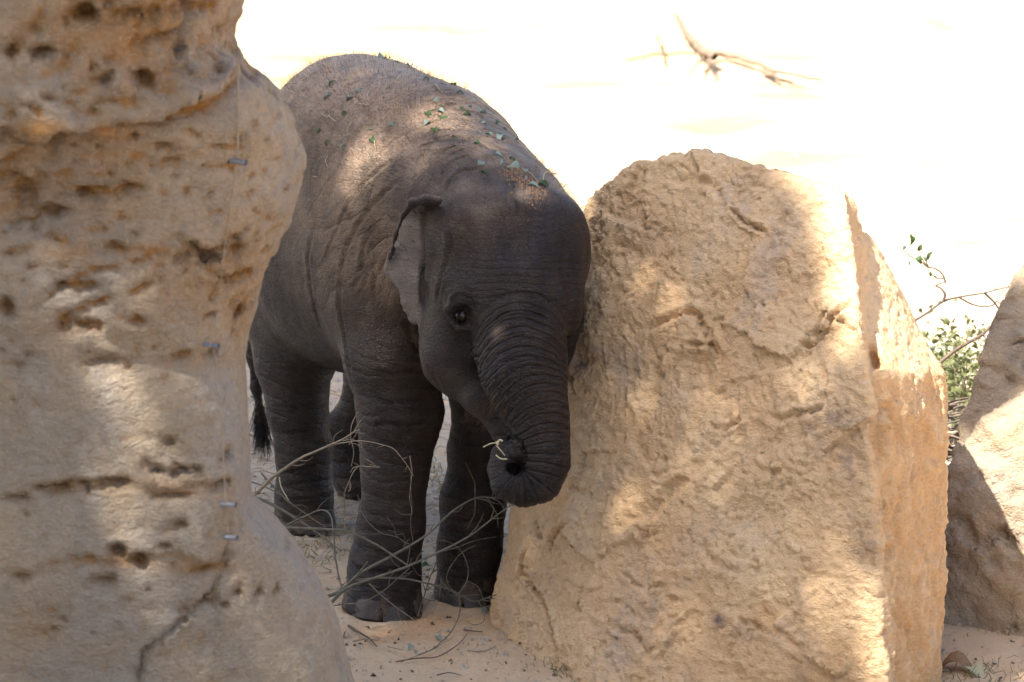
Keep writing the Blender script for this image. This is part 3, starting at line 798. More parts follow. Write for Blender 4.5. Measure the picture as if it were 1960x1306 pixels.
    c([(838, 384, 9.43, .009), (815, 382, 9.434, .0078), (790, 388, 9.450, .0075), (773, 410, 9.484, .0068), (758, 450, 9.508, .006), (748, 490, 9.53, .0065), (742, 520, 9.545, .006)], .010)
    c([(846, 430, 9.46, .016), (836, 480, 9.45, .014), (822, 530, 9.46, .010)], .02)
    ear2 = catmull([(1092, 560), (1116, 575), (1121, 615), (1108, 650), (1097, 690), (1082, 712), (1074, 700), (1082, 650)], 12)
    flap(ear2, lambda x, y: 9.50 + (x - 1090) * 0.0002, .005)
    # eyelids
    c([(857, 592, 9.370, .008), (869, 584, 9.353, .010), (885, 584, 9.344, .0105), (900, 594, 9.345, .009), (909, 612, 9.352, .006)], .006)
    c([(858, 578, 9.372, .006), (872, 564, 9.356, .008), (890, 563, 9.350, .008), (905, 578, 9.350, .007)], .012)
    e(884, 604, 9.338, (.0175, .022, .022), .012, R(-20), sub=True)
    e(882, 600, 9.392, (.024, .024, .026), .01, 0)
    c([(858, 596, 9.374, .005), (863, 614, 9.364, .0065), (878, 629, 9.356, .0065), (896, 630, 9.352, .006), (908, 614, 9.354, .005)], .006)
    fd.ell(W(984, 866, 9.243), (.021, .018, .021), 0, 0, 0, .005)
    c([(925, 762, 9.38, .034), (950, 808, 9.345, .022), (958, 830, 9.32, .017), (976, 842, 9.305, .014)], .012)
    c([(975, 800, 9.33, .020), (988, 838, 9.31, .020)], .015)
    # flat soles
    sl, X, Y, Z = fd.region(lo - 1, hi + 1)
    fd.smax(sl, (0.004 - Z).astype(np.float32) + 0 * X + 0 * Y, .012)
    V, Q = fd.mesh(); V = smooth(V, Q, 2, 0.5); N = vnormals(V, Q)
    px, py, d = project(V)
    # ---- phase of the skin folds and how strong they are
    phase = np.zeros(len(V)); rw = np.zeros(len(V)); ear_a = np.zeros(len(V))
    # trunk: distance along its centre line
    P = np.array([q[0] for q in tkW]); cl = catmull(P, .012)
    s = np.concatenate([[0], np.cumsum(np.linalg.norm(np.diff(cl, axis=0), axis=1))])
    m = np.nonzero((V[:, 1] < 9.42) & (py > 560) & (px > 890) & (px < 1120))[0]
    D = ((V[m][:, None, :] - cl[None, :, :]) ** 2).sum(2)
    j = D.argmin(1); dmin = np.sqrt(D.min(1))
    along = s[j]
    t0 = cl[np.clip(j + 1, 0, len(cl) - 1)] - cl[np.clip(j - 1, 0, len(cl) - 1)]; t0 /= np.linalg.norm(t0, axis=1)[:, None]
    along = along + ((V[m] - cl[j]) * t0).sum(1)
    # folds droop at the sides of the trunk
    lat = (V[m][:, 0] - cl[j][:, 0])
    along = along - 4.2 * lat ** 2 * (1 - sstep(800, 860, py[m]))
    rloc = np.interp(s, np.linspace(0, 1, 200) * s[-1], np.interp(np.linspace(0, 1, 200), np.concatenate([[0], np.cumsum(np.linalg.norm(np.diff(P, axis=0), axis=1))]) / np.linalg.norm(np.diff(P, axis=0), axis=1).sum(), [q[1] for q in tkW]))[j]
    phase[m] = along / 0.0165
    rw[m] = sstep(-.015, .03, along) * (0.22 + .78 * (1 - sstep(.34, .42, along))) * (1 - sstep(1.04, 1.35, dmin / rloc))
    # neck: arcs round the ear root
    cn = W(868, 470, 9.55)
    r = np.linalg.norm((V - cn) * np.array([1, .75, 1]), axis=1)
    nw = sstep(.15, .19, r) * (1 - sstep(.30, .36, r)) * (1 - sstep(1000, 1050, px)) * (1 - sstep(390, 430, py)) * sstep(790, 830, px) * (V[:, 2] > .55)
    mm = nw > 0.01; mm[m] &= (rw[m] < .01)
    phase[mm] = r[mm] / 0.023; rw[mm] = nw[mm] * 0.9
    # flank: folds running down and back from the shoulder
    fl = (px < 790) & (py < 640) & (rw < .01)
    fw = sstep(250, 330, py) * (1 - sstep(560, 640, py)) * sstep(560, 600, px) * (1 - sstep(740, 790, px))
    t = (V[:, 0] * .80 + V[:, 2] * -.30 + V[:, 1] * .35)
    phase[fl] = (t[fl] + .05 * fbm(V[fl], 4, 2)) / 0.026; rw[fl] = fw[fl] * 0.3
    # legs: level creases
    lg = (py > 640) & (rw < .01) & (V[:, 2] < 0.62) & ~((V[:, 1] < 9.60) & (py < 800) & (px > 800))
    phase[lg] = (V[lg][:, 2] + V[lg][:, 0] * 0.18 + .03 * fbm(V[lg], 5, 2)) / 0.036
    rw[lg] = sstep(640, 700, py[lg]) * 0.38
    # forehead
    fh = (rw < .01) & (px > 850) & (py > 440) & (py < 620) & (V[:, 1] < 9.5)
    phase[fh] = (V[fh][:, 2] + 1.2 * (V[fh][:, 0]) ** 2) / .013; rw[fh] = (.20 * sstep(450, 510, py) * sstep(870, 930, px))[fh]
    # real relief on the trunk and legs
    tri = np.abs(((phase + .35 * fbm(V, 14, 2)) % 1) - .5)
    g = sstep(.30, .5, tri)
    disp = -g * rw * np.where(lg, .0022, .0026)
    disp += fbm(V, 7, 3, off=3) * .006 + fbm(V, 22, 3, off=5) * .0022 * (V[:, 2] > .02) + fbm(V, 60, 2) * .0007
    ear_z = (px > 730) & (px < 840) & (py > 368) & (py < 640) & (np.abs(V[:, 1] - earY(px, py)) < .016)
    ear_m = ear_z & (px < 812) & (py > 392)
    disp[ear_z] *= .15; rw[ear_z] *= .0
    V = V + N * disp[:, None]; N = vnormals(V, Q); sf = Surf(V, N); Vkeep = V.copy()
    ear_a[ear_m] = 1.0; ear_a *= 1 - sstep(798, 812, px + 10 * fbm(V, 40, 2)); ear_a *= .65 + .5 * np.clip(fbm(V, 20, 3) + .5, 0, 1)
    C = [
        # neck arcs
        ([(838, 302), (870, 278), (920, 262), (965, 268), (990, 285)], .005, .009), ([(835, 330), (850, 305), (890, 285), (940, 280), (985, 292)], .004, .007),
        ([(838, 370), (845, 335), (865, 310), (900, 300), (950, 305)], .007, .012), ([(850, 375), (862, 345), (890, 325), (930, 322)], .005, .008),
        ([(800, 330), (815, 290), (850, 255), (900, 235)], .005, .006),
        # flank folds
        ([(760, 300), (715, 335), (670, 385), (640, 450), (615, 510)], .007, .010), ([(770, 340), (720, 385), (680, 440), (655, 500), (650, 540)], .009, .016),
        ([(735, 420), (700, 460), (690, 520), (672, 560)], .009, .015), ([(640, 330), (610, 375), (585, 420)], .005, .006),
        ([(820, 240), (770, 260), (720, 300)], .005, .004), ([(720, 480), (716, 540), (720, 600)], .008, .009),
        ([(600, 430), (590, 500), (600, 580), (618, 650)], .012, .010), ([(655, 520), (650, 580), (660, 650), (672, 720)], .010, .014),
        ([(700, 350), (670, 370), (640, 400), (610, 440)], .005, .006),
        # behind the ear and jaw line
        ([(765, 560), (785, 640), (812, 690), (845, 745)], .010, .014), ([(850, 420), (862, 470), (845, 530), (835, 580)], .006, .008),
        # leg creases
        ([(700, 712), (750, 716), (810, 712)], .005, .006), ([(705, 770), (760, 772), (830, 765)], .005, .007), ([(700, 812), (760, 815), (830, 810)], .005, .009), ([(703, 850), (760, 856), (820, 850)], .005, .006),
        ([(700, 1000), (740, 1018), (790, 1010)], .006, .008), ([(690, 1040), (730, 1058), (780, 1052)], .005, .006), ([(668, 1085), (720, 1095), (790, 1082)], .005, .007),
        ([(526, 778), (570, 778), (615, 770)], .004, .005), ([(540, 830), (580, 826), (612, 820)], .004, .005), ([(530, 908), (570, 900), (620, 885)], .004, .008), ([(533, 932), (580, 924), (625, 918)], .004, .006), ([(533, 958), (580, 955), (630, 948)], .004, .006),
        ([(850, 1010), (890, 1020), (950, 1010)], .005, .006), ([(845, 1040), (890, 1050), (950, 1040)], .005, .006), ([(850, 1080), (890, 1090), (945, 1082)], .005, .005),
        # brow and trunk root lines
        ([(905, 588), (950, 570), (1000, 565), (1050, 572), (1095, 600)], .004, .004), ([(915, 620), (960, 605), (1010, 603), (1060, 612), (1088, 640)], .004, .005),
        ([(905, 650), (915, 700), (930, 745)], .007, .010),
        ([(862, 590), (868, 572), (885, 563), (902, 572), (912, 595)], .003, .005), ([(858, 600), (862, 622), (880, 640), (900, 642)], .003, .004), ([(852, 585), (860, 560), (885, 550), (905, 558)], .0035, .004),
        ([(1004, 893), (1008, 872), (1003, 850), (988, 836), (968, 838)], .0045, .022),
        # between the toes
        ([(733, 1162), (732, 1176), (731, 1190)], .004, .010), ([(785, 1162), (786, 1180)], .004, .008), ([(885, 1148), (886, 1166)], .004, .008),
        # ear
    ]
    for pl, wd, dp in C:
        big = pl[0][1] < 640 and pl[0][0] < 840
        crease(V, N, sf, pl, wd * (.5 if big else .8), dp * (.27 if big else .6), .4, .003)
    V[ear_z] = Vkeep[ear_z] - N[ear_z] * (.0035 * fbm(V[ear_z], 22, 3, off=4))[:, None]
    N = vnormals(V, Q)
    back = sstep(0.25, 0.8, N[:, 2]) * sstep(.60, .80, V[:, 2]) * (1 - sstep(350, 420, py + 0.0 * px))
    dust = back * (0.55 + 0.8 * fbm(V, 6, 4, off=2)) + 0.55 * sstep(.52, .80, V[:, 2] + .10 * fbm(V, 5, 3, off=6)) * (1 - sstep(800, 850, px)) * (V[:, 1] > 9.58) * (0.6 + fbm(V, 5, 3, off=8)) * (1 - ear_a)
    dust *= 1.25; dust += 0.25 * (V[:, 2] < .05) * (fbm(V, 25, 2) > 0) + .015
    dust *= 1 - .75 * sstep(330, 400, py + 25 * fbm(V, 12, 2)) * sstep(820, 880, px) * (V[:, 1] < 9.66)
    patch = 0
    for x, y, rr, a in [(952, 636, .012, .9), (928, 400, .05, .3), (1015, 365, .03, .7)]:
        cc, _ = sf.hit(x, y); dust += a * np.exp(-((np.linalg.norm(V - cc, axis=1) / rr) ** 2))
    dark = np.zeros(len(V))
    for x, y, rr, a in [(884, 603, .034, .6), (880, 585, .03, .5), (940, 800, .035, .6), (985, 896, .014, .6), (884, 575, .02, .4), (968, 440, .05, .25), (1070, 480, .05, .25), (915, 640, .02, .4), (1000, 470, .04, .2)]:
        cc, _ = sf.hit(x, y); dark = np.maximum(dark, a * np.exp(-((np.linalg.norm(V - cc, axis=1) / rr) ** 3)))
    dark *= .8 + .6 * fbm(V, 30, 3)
    root = tag(bpy.data.objects.new('elephant_calf', None), 'dark grey elephant calf with dusty back and curled trunk, leaning its head on the boulder', 'elephant')
    COL.objects.link(root); base = np.array([-.28, 9.95, 0]); root.location = base
    def part(name, me, mat):
        o = link(name, me, mat, root); o.location = -base; return o
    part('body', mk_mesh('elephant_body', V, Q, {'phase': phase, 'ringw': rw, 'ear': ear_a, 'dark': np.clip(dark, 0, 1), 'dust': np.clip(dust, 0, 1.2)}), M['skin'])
    sf = Surf(V, N)
    # eye
    bm = bmesh.new(); bmesh.ops.create_uvsphere(bm, u_segments=24, v_segments=16, radius=.0165)
    me = bpy.data.meshes.new('eye'); bm.to_mesh(me); bm.free()
    for p in me.polygons: p.use_smooth = True
    o = part('eye', me, M['eye']); o.location = Vector(W(884, 603, 9.3735)) - Vector(base)
    # toenails: curved plates grown on the front of each foot
    def nail(x, y, wx, wz):
        cc, nn = sf.hit(x, y)
        nn = np.array([nn[0], nn[1], 0]); nn /= np.linalg.norm(nn); tx = np.array([-nn[1], nn[0], 0])
        if tx[0] < 0: tx = -tx
        nu, nv = 12, 9; Vv = []
        for b in range(nv):
            for a in range(nu):
                u = a / (nu - 1) * 2 - 1; v = b / (nv - 1) * 2 - 1
                rr = math.sqrt(max(0, 1 - min(1, abs(u) ** 2.6 * (1 if v > 0 else .5) + (abs(v) ** 2.6 if v > 0 else 0))))
                h = .0050 * rr - .0042 - .30 * (u * wx) ** 2 / .05
                Vv.append(cc + tx * u * wx + np.array([0, 0, v * wz]) + nn * h + nn * (-.0045 * v))
        Vv = np.array(Vv); Vv[:, 2] = np.maximum(Vv[:, 2], .004)
        Qq = [[b * nu + a, b * nu + a + 1, (b + 1) * nu + a + 1, (b + 1) * nu + a] for b in range(nv - 1) for a in range(nu - 1)]
        part('toenail', mk_mesh('toenail', Vv, Qq), M['nail'])
    for a in [(697, 1166, .029, .017), (757, 1176, .026, .016), (799, 1162, .012, .018), (862, 1150, .022, .015), (911, 1154, .024, .014), (550, 1006, .02, .012), (600, 1010, .022, .012)]: nail(*a)
    # ---- hair
    def hairs(name, roots, dirs, lens, mat, rad=.00016, segs=4, sag=.3, kind='stuff'):
        n = len(roots); hc = bpy.data.hair_curves.new(name)
        hc.add_curves([segs] * n)
        t = np.linspace(0, 1, segs)[None, :, None]
        P_ = roots[:, None, :] - dirs[:, None, :] * .002 + dirs[:, None, :] * t * lens[:, None, None]
        P_ = P_ + rng.normal(size=(n, 1, 3)) * (lens[:, None, None] * .12) * t ** 2
        P_[:, :, 2] -= (sag * lens[:, None] * t[:, :, 0] ** 2)
        hc.attributes['position'].data.foreach_set('vector', P_.astype(np.float32).ravel())
        ra = hc.attributes.get('radius') or hc.attributes.new('radius', 'FLOAT', 'POINT')
        ra.data.foreach_set('value', (rad * (1 - .75 * t[:, :, 0]) * np.ones((n, 1))).astype(np.float32).ravel())
        hc.materials.append(mat)
        o = bpy.data.objects.new(name, hc); COL.objects.link(o); o.parent = root; o.location = -base
        o['kind'] = kind; return o
    up = np.array([0, 0, 1.0])
    wgt = np.where(V[:, 2] > .5, 1.0, .2) * (.25 + 4 * (N[:, 2] > .25)) * (1 - (rw > .5) * .8) * (1 - ear_a * .6)
    wgt[V[:, 1] < 9.36] *= .15
    wgt /= wgt.sum(); sel = rng.choice(len(V), 9000, p=wgt)
    dr = N[sel] * .8 + up * .35 + rng.normal(size=(len(sel), 3)) * .22; dr /= np.linalg.norm(dr, axis=1)[:, None]
    hairs('body_hair', V[sel], dr, rng.uniform(.008, .032, len(sel)), M['hair'], .0002)
    # bristles of the chin and mouth corner
    cpts = [sf.hit(x, y) for x, y in zip(rng.normal(930, 18, 220), rng.normal(785, 20, 220))]
    cpts = [q for q in cpts if q[0][1] < 9.60 and q[0][2] > .3]
    rt = np.array([q[0] for q in cpts]); nn = np.array([q[1] for q in cpts])
    dr = nn * .5 + np.array([-.25, -.2, -.9]) + rng.normal(size=rt.shape) * .3; dr /= np.linalg.norm(dr, axis=1)[:, None]
    hairs('chin_hair', rt, dr, rng.uniform(.012, .034, len(rt)), M['hair_chin'], .00022, 5)
    # tuft
    t = rng.uniform(0, 1, 520)
    rt = np.array([W(497 + 7 * q, 775 + 55 * q, 10.54) for q in t]) + rng.normal(size=(520, 3)) * .006
    side_ = np.sign(rng.normal(size=520))
    dr = np.stack([side_ * rng.uniform(.05, .42, 520), rng.normal(size=520) * .2, -np.ones(520)], 1); dr /= np.linalg.norm(dr, axis=1)[:, None]
    hairs('tail_hair', rt, dr, rng.uniform(.03, .062, 520), M['hair_dark'], .00055, 6, .25)
    # lashes
    rt = np.array([W(865 + 38 * q, 588 - 14 * math.sin(q * 3.1) + 6 * q, 9.352) for q in np.linspace(0, 1, 26)])
    dr = np.tile(np.array([.05, -.6, -.75]), (26, 1)) + rng.normal(size=(26, 3)) * .12; dr /= np.linalg.norm(dr, axis=1)[:, None]
    hairs('eyelash', rt, dr, rng.uniform(.012, .02, 26), M['hair_dark'], .0003)
    return sf
S_ele = build_elephant()
print('elephant', time.time() - T0)

# ------------------------------------------------------------------ shade tree up to the left, out of view: it casts the dappled shade
def build_tree():
    root = tag(bpy.data.objects.new('shade_tree', None), 'broad shade tree up to the left whose crown dapples the calf and boulder', 'tree')
    COL.objects.link(root)
    # openings in the crown: where the photograph's light patches fall
    gaps = []
    def gap(S, x, y, r, a=1.0):
        c = S.hit(x, y)[0]; gaps.append((c[0] + GX * c[2], c[1] + GY * c[2], r, a))
    B, E, P, RR = S_boulder, S_ele, S_pillar, S_rear
    for x, y, r, a in [(1250, 500, .12, .12), (1420, 800, .16, .14), (1330, 980, .13, .12), (1600, 1120, .16, .2), (1200, 1150, .14, .08), (1550, 650, .12, .14), (1380, 600, .14, .08), (1640, 420, .05, 1), (1650, 480, .055, 1), (1645, 560, .06, 1), (1655, 640, .06, 1), (1600, 520, .04, .8), (1590, 420, .04, .8), (1700, 640, .05, .9), (1760, 700, .04, .8), (1285, 480, .045, .6), (1330, 400, .05, .15), (1300, 330, .04, .2), (1620, 640, .05, .6), (1590, 700, .045, .5), (1400, 760, .04, .3), (1450, 830, .05, .35),
                       (1345, 915, .05, .6), (1310, 965, .045, .5), (1280, 1000, .04, .2), (1610, 1080, .05, .5), (1640, 1150, .06, .65), (1580, 1150, .05, .4), (1660, 1230, .05, .5), (1300, 1250, .05, .25), (1480, 680, .04, .2), (1420, 330, .04, .25), (1540, 540, .05, .2), (1500, 960, .05, .15)]: gap(B, x, y, r, a)
    for x, y, r, a in [(700, 300, .05, 1), (665, 330, .035, .8), (860, 240, .065, 1), (920, 265, .05, .8), (790, 215, .05, .6), (640, 300, .04, .5), (735, 290, .04, .8), (640, 480, .035, .6), (680, 480, .035, .6), (655, 530, .03, .6), (740, 420, .03, .4), (685, 690, .022, .5), (775, 440, .03, .4)]: gap(E, x, y, r, a)
    for x, y, r, a in [(520, 350, .03, .8), (560, 400, .04, .6), (530, 480, .04, .5), (480, 1080, .07, .4), (520, 1160, .12, .4), (600, 1200, .06, .4), (560, 1270, .06, .3), (180, 960, .12, .14), (130, 1080, .10, .12),
                       (400, 800, .08, .2), (300, 1000, .10, .12), (330, 860, .08, .12), (420, 1200, .14, .14), (90, 60, .06, .2), (200, 800, .10, .1)]: gap(P, x, y, r, a)
    for x, y, r, a in [(1880, 1280, .05, .2)]:
        pass
    c = G(655, 1260); gaps.append((c[0], c[1], .05, .8)); c = G(640, 1280); gaps.append((c[0], c[1], .04, .8))
    gaps = np.array(gaps)
    n = 82000
    zc = rng.uniform(6.3, 8.6, n); gxx = rng.uniform(-4.2, 1.6, n); gyy = rng.uniform(5.6, 12.9, n)
    g3 = np.stack([gxx, gyy, np.zeros(n)], 1)
    nz = fbm(g3, 1.7, 4, off=60)
    edge_x = np.interp(gyy, [5.6, 8.6, 9.2, 9.8, 10.4, 11.4, 12.4], [1.25, 1.25, 1.0, .93, .84, .60, .2]) + nz * .12
    edge_y = 11.95 + nz * .8
    keep = (gxx < edge_x) & (gyy < edge_y)
    clump = fbm(np.stack([gxx, gyy, zc], 1), 2.6, 3, off=80)
    keep &= clump > -.42
    dn = np.zeros(n)
    for q in gaps:
        dd = np.hypot(gxx - q[0], gyy - q[1]) / (q[2] * 1.25)
        dn = 1 - (1 - dn) * (1 - q[3] * np.exp(-(dd ** 2.4)))
    for x, y, r in [(1900, 650, .07), (1935, 590, .07), (1945, 680, .07), (1890, 740, .06), (1860, 790, .05), (1925, 740, .05)]:
        c = RR.hit(x, y)[0]; keep |= (np.hypot(gxx - c[0] - GX * c[2], gyy - c[1] - GY * c[2]) < r) & (rng.uniform(0, 1, n) < .9)
    keep &= rng.uniform(0, 1, n) > dn * 1.02
    x = gxx - GX * zc; y = gyy - GY * zc; p = np.stack([x, y, zc], 1)[keep]; n = len(p)
    # leaf: a folded lozenge of four triangles
    a = rng.normal(size=(n, 3)); a[:, 2] *= .5; a /= np.linalg.norm(a, axis=1)[:, None]
    b = np.cross(a, rng.normal(size=(n, 3)) * .6 + np.array([0, 0, 1.0])); b /= np.linalg.norm(b, axis=1)[:, None]
    c = np.cross(a, b); L = rng.uniform(.045, .075, n)[:, None]
    vs = np.stack([p - a * L, p + b * L * .5 + c * L * .08, p + a * L, p - b * L * .5 + c * L * .08], 1).reshape(-1, 3)
    Q = np.arange(n * 4).reshape(n, 4)
    o = link('crown', mk_mesh('tree_crown', vs, Q, None, False), M['leaf_crown'], root); o['kind'] = 'stuff'
    # trunk and limbs
    tv, tq = tube([(-6.3, 4.2, -.2), (-6.2, 4.3, 1.5), (-6.0, 4.5, 3.5), (-5.6, 4.9, 5.2)], [.34, .26, .22, .19], 14)
    link('trunk', mk_mesh('tree_trunk', tv, tq), M['bark_brown'], root)
    for e_ in [(-4.4, 8.2, 7.8), (-2.8, 6.0, 7.6), (-3.6, 3.8, 7.6), (-6.4, 7.4, 7.9), (-5.0, 5.4, 8.3), (-3.4, 7.4, 7.2)]:
        s_ = np.array([-5.6, 4.9, 5.15]); e_ = np.array(e_)
        mid = (s_ + e_) / 2 + np.array([0, 0, .35])
        tv, tq = tube([s_, mid, e_], [.13, .08, .02], 8)
        link('limb', mk_mesh('limb', tv, tq), M['bark_brown'], root)
    print('leaves', n)

def tube(pl, rad, sides=6, step=None, wob=0.0):
    P = np.array([np.array(p, float) for p in pl])
    L = np.concatenate([[0], np.cumsum(np.linalg.norm(np.diff(P, axis=0), axis=1))])
    if step is None: step = max(L[-1] / 30, .004)
    C = catmull(P, step) if len(P) > 2 else densify(P, step)
    if wob: C = C + np.stack([fbm(C, 18, 2, off=q) for q in (1, 5, 9)], 1) * wob
    s = np.concatenate([[0], np.cumsum(np.linalg.norm(np.diff(C, axis=0), axis=1))]); s /= s[-1]
    r = np.interp(s, np.linspace(0, 1, len(rad)), rad)
    T = np.gradient(C, axis=0); T /= np.linalg.norm(T, axis=1)[:, None] + 1e-12
    u = np.cross(T, [0.13, .2, 1.0]); u /= np.linalg.norm(u, axis=1)[:, None]; v = np.cross(T, u)
    an = np.linspace(0, 2 * math.pi, sides, endpoint=False)
    V = (C[:, None, :] + r[:, None, None] * (np.cos(an)[None, :, None] * u[:, None, :] + np.sin(an)[None, :, None] * v[:, None, :])).reshape(-1, 3)
    n = len(C); Q = []
    for i in range(n - 1):
        for k in range(sides):
            Q.append([i * sides + k, i * sides + (k + 1) % sides, (i + 1) * sides + (k + 1) % sides, (i + 1) * sides + k])
    # closed ends
    for i in (0, n - 1):
        b = len(V); V = np.vstack([V, C[i]])
        for k in range(0, sides, 1):
            Q.append([i * sides + k, i * sides + (k + 1) % sides, b, b])
    Q = np.array(Q)
    V2 = V
    return V2, Q
build_tree()
def build_added_tree():
    """a tree added unseen behind the viewer to shade the foreground and cut bounce"""
    root = tag(bpy.data.objects.new('shade_tree', None), 'unseen tree added behind the viewpoint to keep the foreground ground in shade', 'tree'); COL.objects.link(root)
    n = 26000
    zc = rng.uniform(6.5, 9.5, n); gxx = rng.uniform(-13, 5.5, n); gyy = rng.uniform(-9, 7.6, n)
    g3 = np.stack([gxx, gyy, zc * 0], 1)
    k = (gxx < 3.2 + 2 * fbm(g3, .5, 2) - .25 * np.clip(gyy, 0, 9)) & ~((gxx > -4.2) & (gyy > 5.6)) & (fbm(g3, .9, 3, off=4) > -.35)
    p = np.stack([gxx - GX * zc, gyy - GY * zc, zc], 1)[k]; n = len(p)
    a = rng.normal(size=(n, 3)); a[:, 2] *= .4; a /= np.linalg.norm(a, axis=1)[:, None]
    b = np.cross(a, rng.normal(size=(n, 3)) * .5 + np.array([0, 0, 1.0])); b /= np.linalg.norm(b, axis=1)[:, None]
    L = rng.uniform(.14, .22, n)[:, None]
    vs = np.stack([p - a * L, p + b * L * .55, p + a * L, p - b * L * .55], 1).reshape(-1, 3)
    o = link('crown', mk_mesh('added_crown', vs, np.arange(n * 4).reshape(n, 4), None, False), M['leaf_crown'], root); o['kind'] = 'stuff'
    tv, tq = tube([(-8.5, -4.5, -.2), (-8.4, -4.3, 2.5), (-8.0, -4.0, 6.5)], [.4, .3, .22], 14)
    link('trunk', mk_mesh('added_trunk', tv, tq), M['bark_brown'], root)
    for e_ in [(-12, -8, 8), (-4, -8, 8), (-3, 0, 7.8), (-10, 0, 8), (-6, -3, 8.8)]:
        tv, tq = tube([(-8.1, -4.1, 5.6), ((e_[0] - 8) / 2, (e_[1] - 4) / 2, 7.6), e_], [.16, .1, .03], 8)
        link('limb', mk_mesh('added_limb', tv, tq), M['bark_brown'], root)
build_added_tree()
print('tree', time.time() - T0)

# ------------------------------------------------------------------ branches and brushwood
def stick(name, pl, r0, r1, mat, parent=None, Y0=None, Y1=None, wob=.002, sides=6):
    """pl: image points; depth runs from Y0 to Y1 along the stick"""
    P = np.array(pl, float); s = np.concatenate([[0], np.cumsum(np.linalg.norm(np.diff(P, axis=0), axis=1))]); s /= s[-1]
    W3 = []
    for (x, y), t in zip(P, s):
        q = W(x, y, Y0 + (Y1 - Y0) * t)
        if q[2] < .006: q = G(x, y, .006)
        W3.append(q)
    V, Q = tube(W3, [r0, (r0 + r1) / 2, r1], sides, None, wob)
    return link(name, mk_mesh(name, V, Q), mat, parent), W3
def branch(label, cat, mat, main, twigs, group=None, name='fallen_branch'):
    root = bpy.data.objects.new(name, None); COL.objects.link(root)
    p0 = W(main[0][0][0], main[0][0][1], main[3])
    root.location = p0
    tag(root, label, cat, group)
    def fin(o):
        o.parent = root; o.location = -p0
    o, _ = stick('stem', main[0], main[1] * .72, main[2] * .75, mat, None, main[3], main[4]); fin(o)
    mp = np.array(main[0], float)
    for q in range(int(len(mp) * .9)):                      # short side shoots
        i_ = random.randrange(len(mp) - 1); t_ = random.random(); a = mp[i_] * (1 - t_) + mp[i_ + 1] * t_
        Yq = main[3] + (main[4] - main[3]) * (i_ + t_) / (len(mp) - 1)
        d = mp[i_ + 1] - mp[i_]; d = d / (np.linalg.norm(d) + 1e-6); sg = random.choice((-1, 1)); nrm_ = np.array([-d[1], d[0]]) * sg
        L_ = random.uniform(10, 38); b = a + (d * .75 + nrm_ * .6) * L_ * .5; c_ = b + (d * .9 + nrm_ * random.uniform(-.1, .5)) * L_ * .5
        o, _ = stick('twig', [a, b, c_], .0011, .0005, mat, None, Yq, Yq - .01, .001, 5); fin(o)
    for t in twigs:
        o, _ = stick('twig', t[0], t[1] * .8, t[1] * .35, M[t[4]] if len(t) > 4 else mat, None, t[2], t[3]); fin(o)
    return root, fin
bg_, bb_, bp_ = M['bark_green'], M['bark_brown'], M['bark_pale']
GR = 'bare branches lying around the calf\'s feet'
branch('thick grey green branch crossing low before the nearest foot and rising right', 'branch', bg_,
       ([(618, 1144), (655, 1131), (690, 1097), (749, 1065), (808, 1030), (837, 1007), (865, 979), (911, 953), (941, 953), (972, 958)], .0055, .0018, 9.50, 9.55),
       [([(663, 1123), (684, 1100), (704, 1076)], .0032, 9.50, 9.47), ([(911, 953), (935, 960), (950, 985), (953, 1010)], .0014, 9.53, 9.5),
        ([(941, 953), (960, 965), (968, 985)], .0012, 9.54, 9.5), ([(941, 955), (945, 930), (938, 905), (936, 880)], .0010, 9.53, 9.5),
        ([(910, 952), (909, 925), (901, 905), (889, 884)], .0013, 9.53, 9.46), ([(910, 955), (908, 985), (898, 1005), (893, 1015)], .0010, 9.53, 9.52),
        ([(790, 1040), (786, 1000), (789, 975), (787, 930), (785, 880)], .0011, 9.50, 9.48), ([(789, 985), (770, 985), (754, 973)], .0011, 9.49, 9.47)], GR)
branch('long straight grey green branch reaching from the nearest foot up past the trunk', 'branch', bg_,
       ([(629, 1160), (663, 1126), (712, 1108), (773, 1087), (834, 1059), (896, 1028), (926, 1007), (978, 966)], .0052, .0016, 9.47, 9.40),
       [([(896, 1028), (915, 1005), (925, 985)], .0012, 9.42, 9.42), ([(834, 1059), (880, 1045), (911, 1034), (951, 1029)], .0012, 9.44, 9.42), ([(940, 995), (945, 975), (938, 968)], .0014, 9.41, 9.39),
        ([(779, 1085), (786, 1045), (779, 1040), (759, 1026), (752, 1007), (738, 986)], .0013, 9.45, 9.42), ([(754, 1018), (742, 1015)], .0008, 9.43, 9.42), ([(760, 1024), (772, 1022), (776, 1034)], .0008, 9.43, 9.42)], GR)
branch('slim grey branch with a pale cut end lying flat across both front feet', 'branch', bg_,
       ([(681, 1111), (727, 1107), (773, 1108), (834, 1120), (880, 1138), (908, 1152), (950, 1138)], .0038, .0016, 9.49, 9.56),
       [([(874, 1140), (890, 1120), (896, 1090), (887, 1062), (872, 1045), (852, 1036), (834, 1035)], .0016, 9.53, 9.5), ([(874, 1140), (858, 1120), (856, 1100), (866, 1078), (885, 1058), (911, 1044)], .0015, 9.53, 9.48),
        ([(880, 1145), (880, 1172), (866, 1206), (834, 1238), (804, 1253), (767, 1268)], .0016, 9.55, 9.3), ([(915, 1150), (926, 1172), (924, 1190), (908, 1196), (893, 1190)], .0013, 9.55, 9.5),
        ([(893, 1112), (915, 1125), (925, 1150), (927, 1170)], .0013, 9.5, 9.52), ([(845, 1105), (843, 1130), (840, 1152)], .0016, 9.52, 9.54), ([(843, 1112), (860, 1130), (875, 1140)], .0018, 9.52, 9.53)], GR)
branch('grey twig slanting down across the toes of the nearest foot', 'branch', bg_,
       ([(707, 1117), (743, 1151), (775, 1175), (792, 1186)], .0026, .0018, 9.50, 9.46), [], GR)
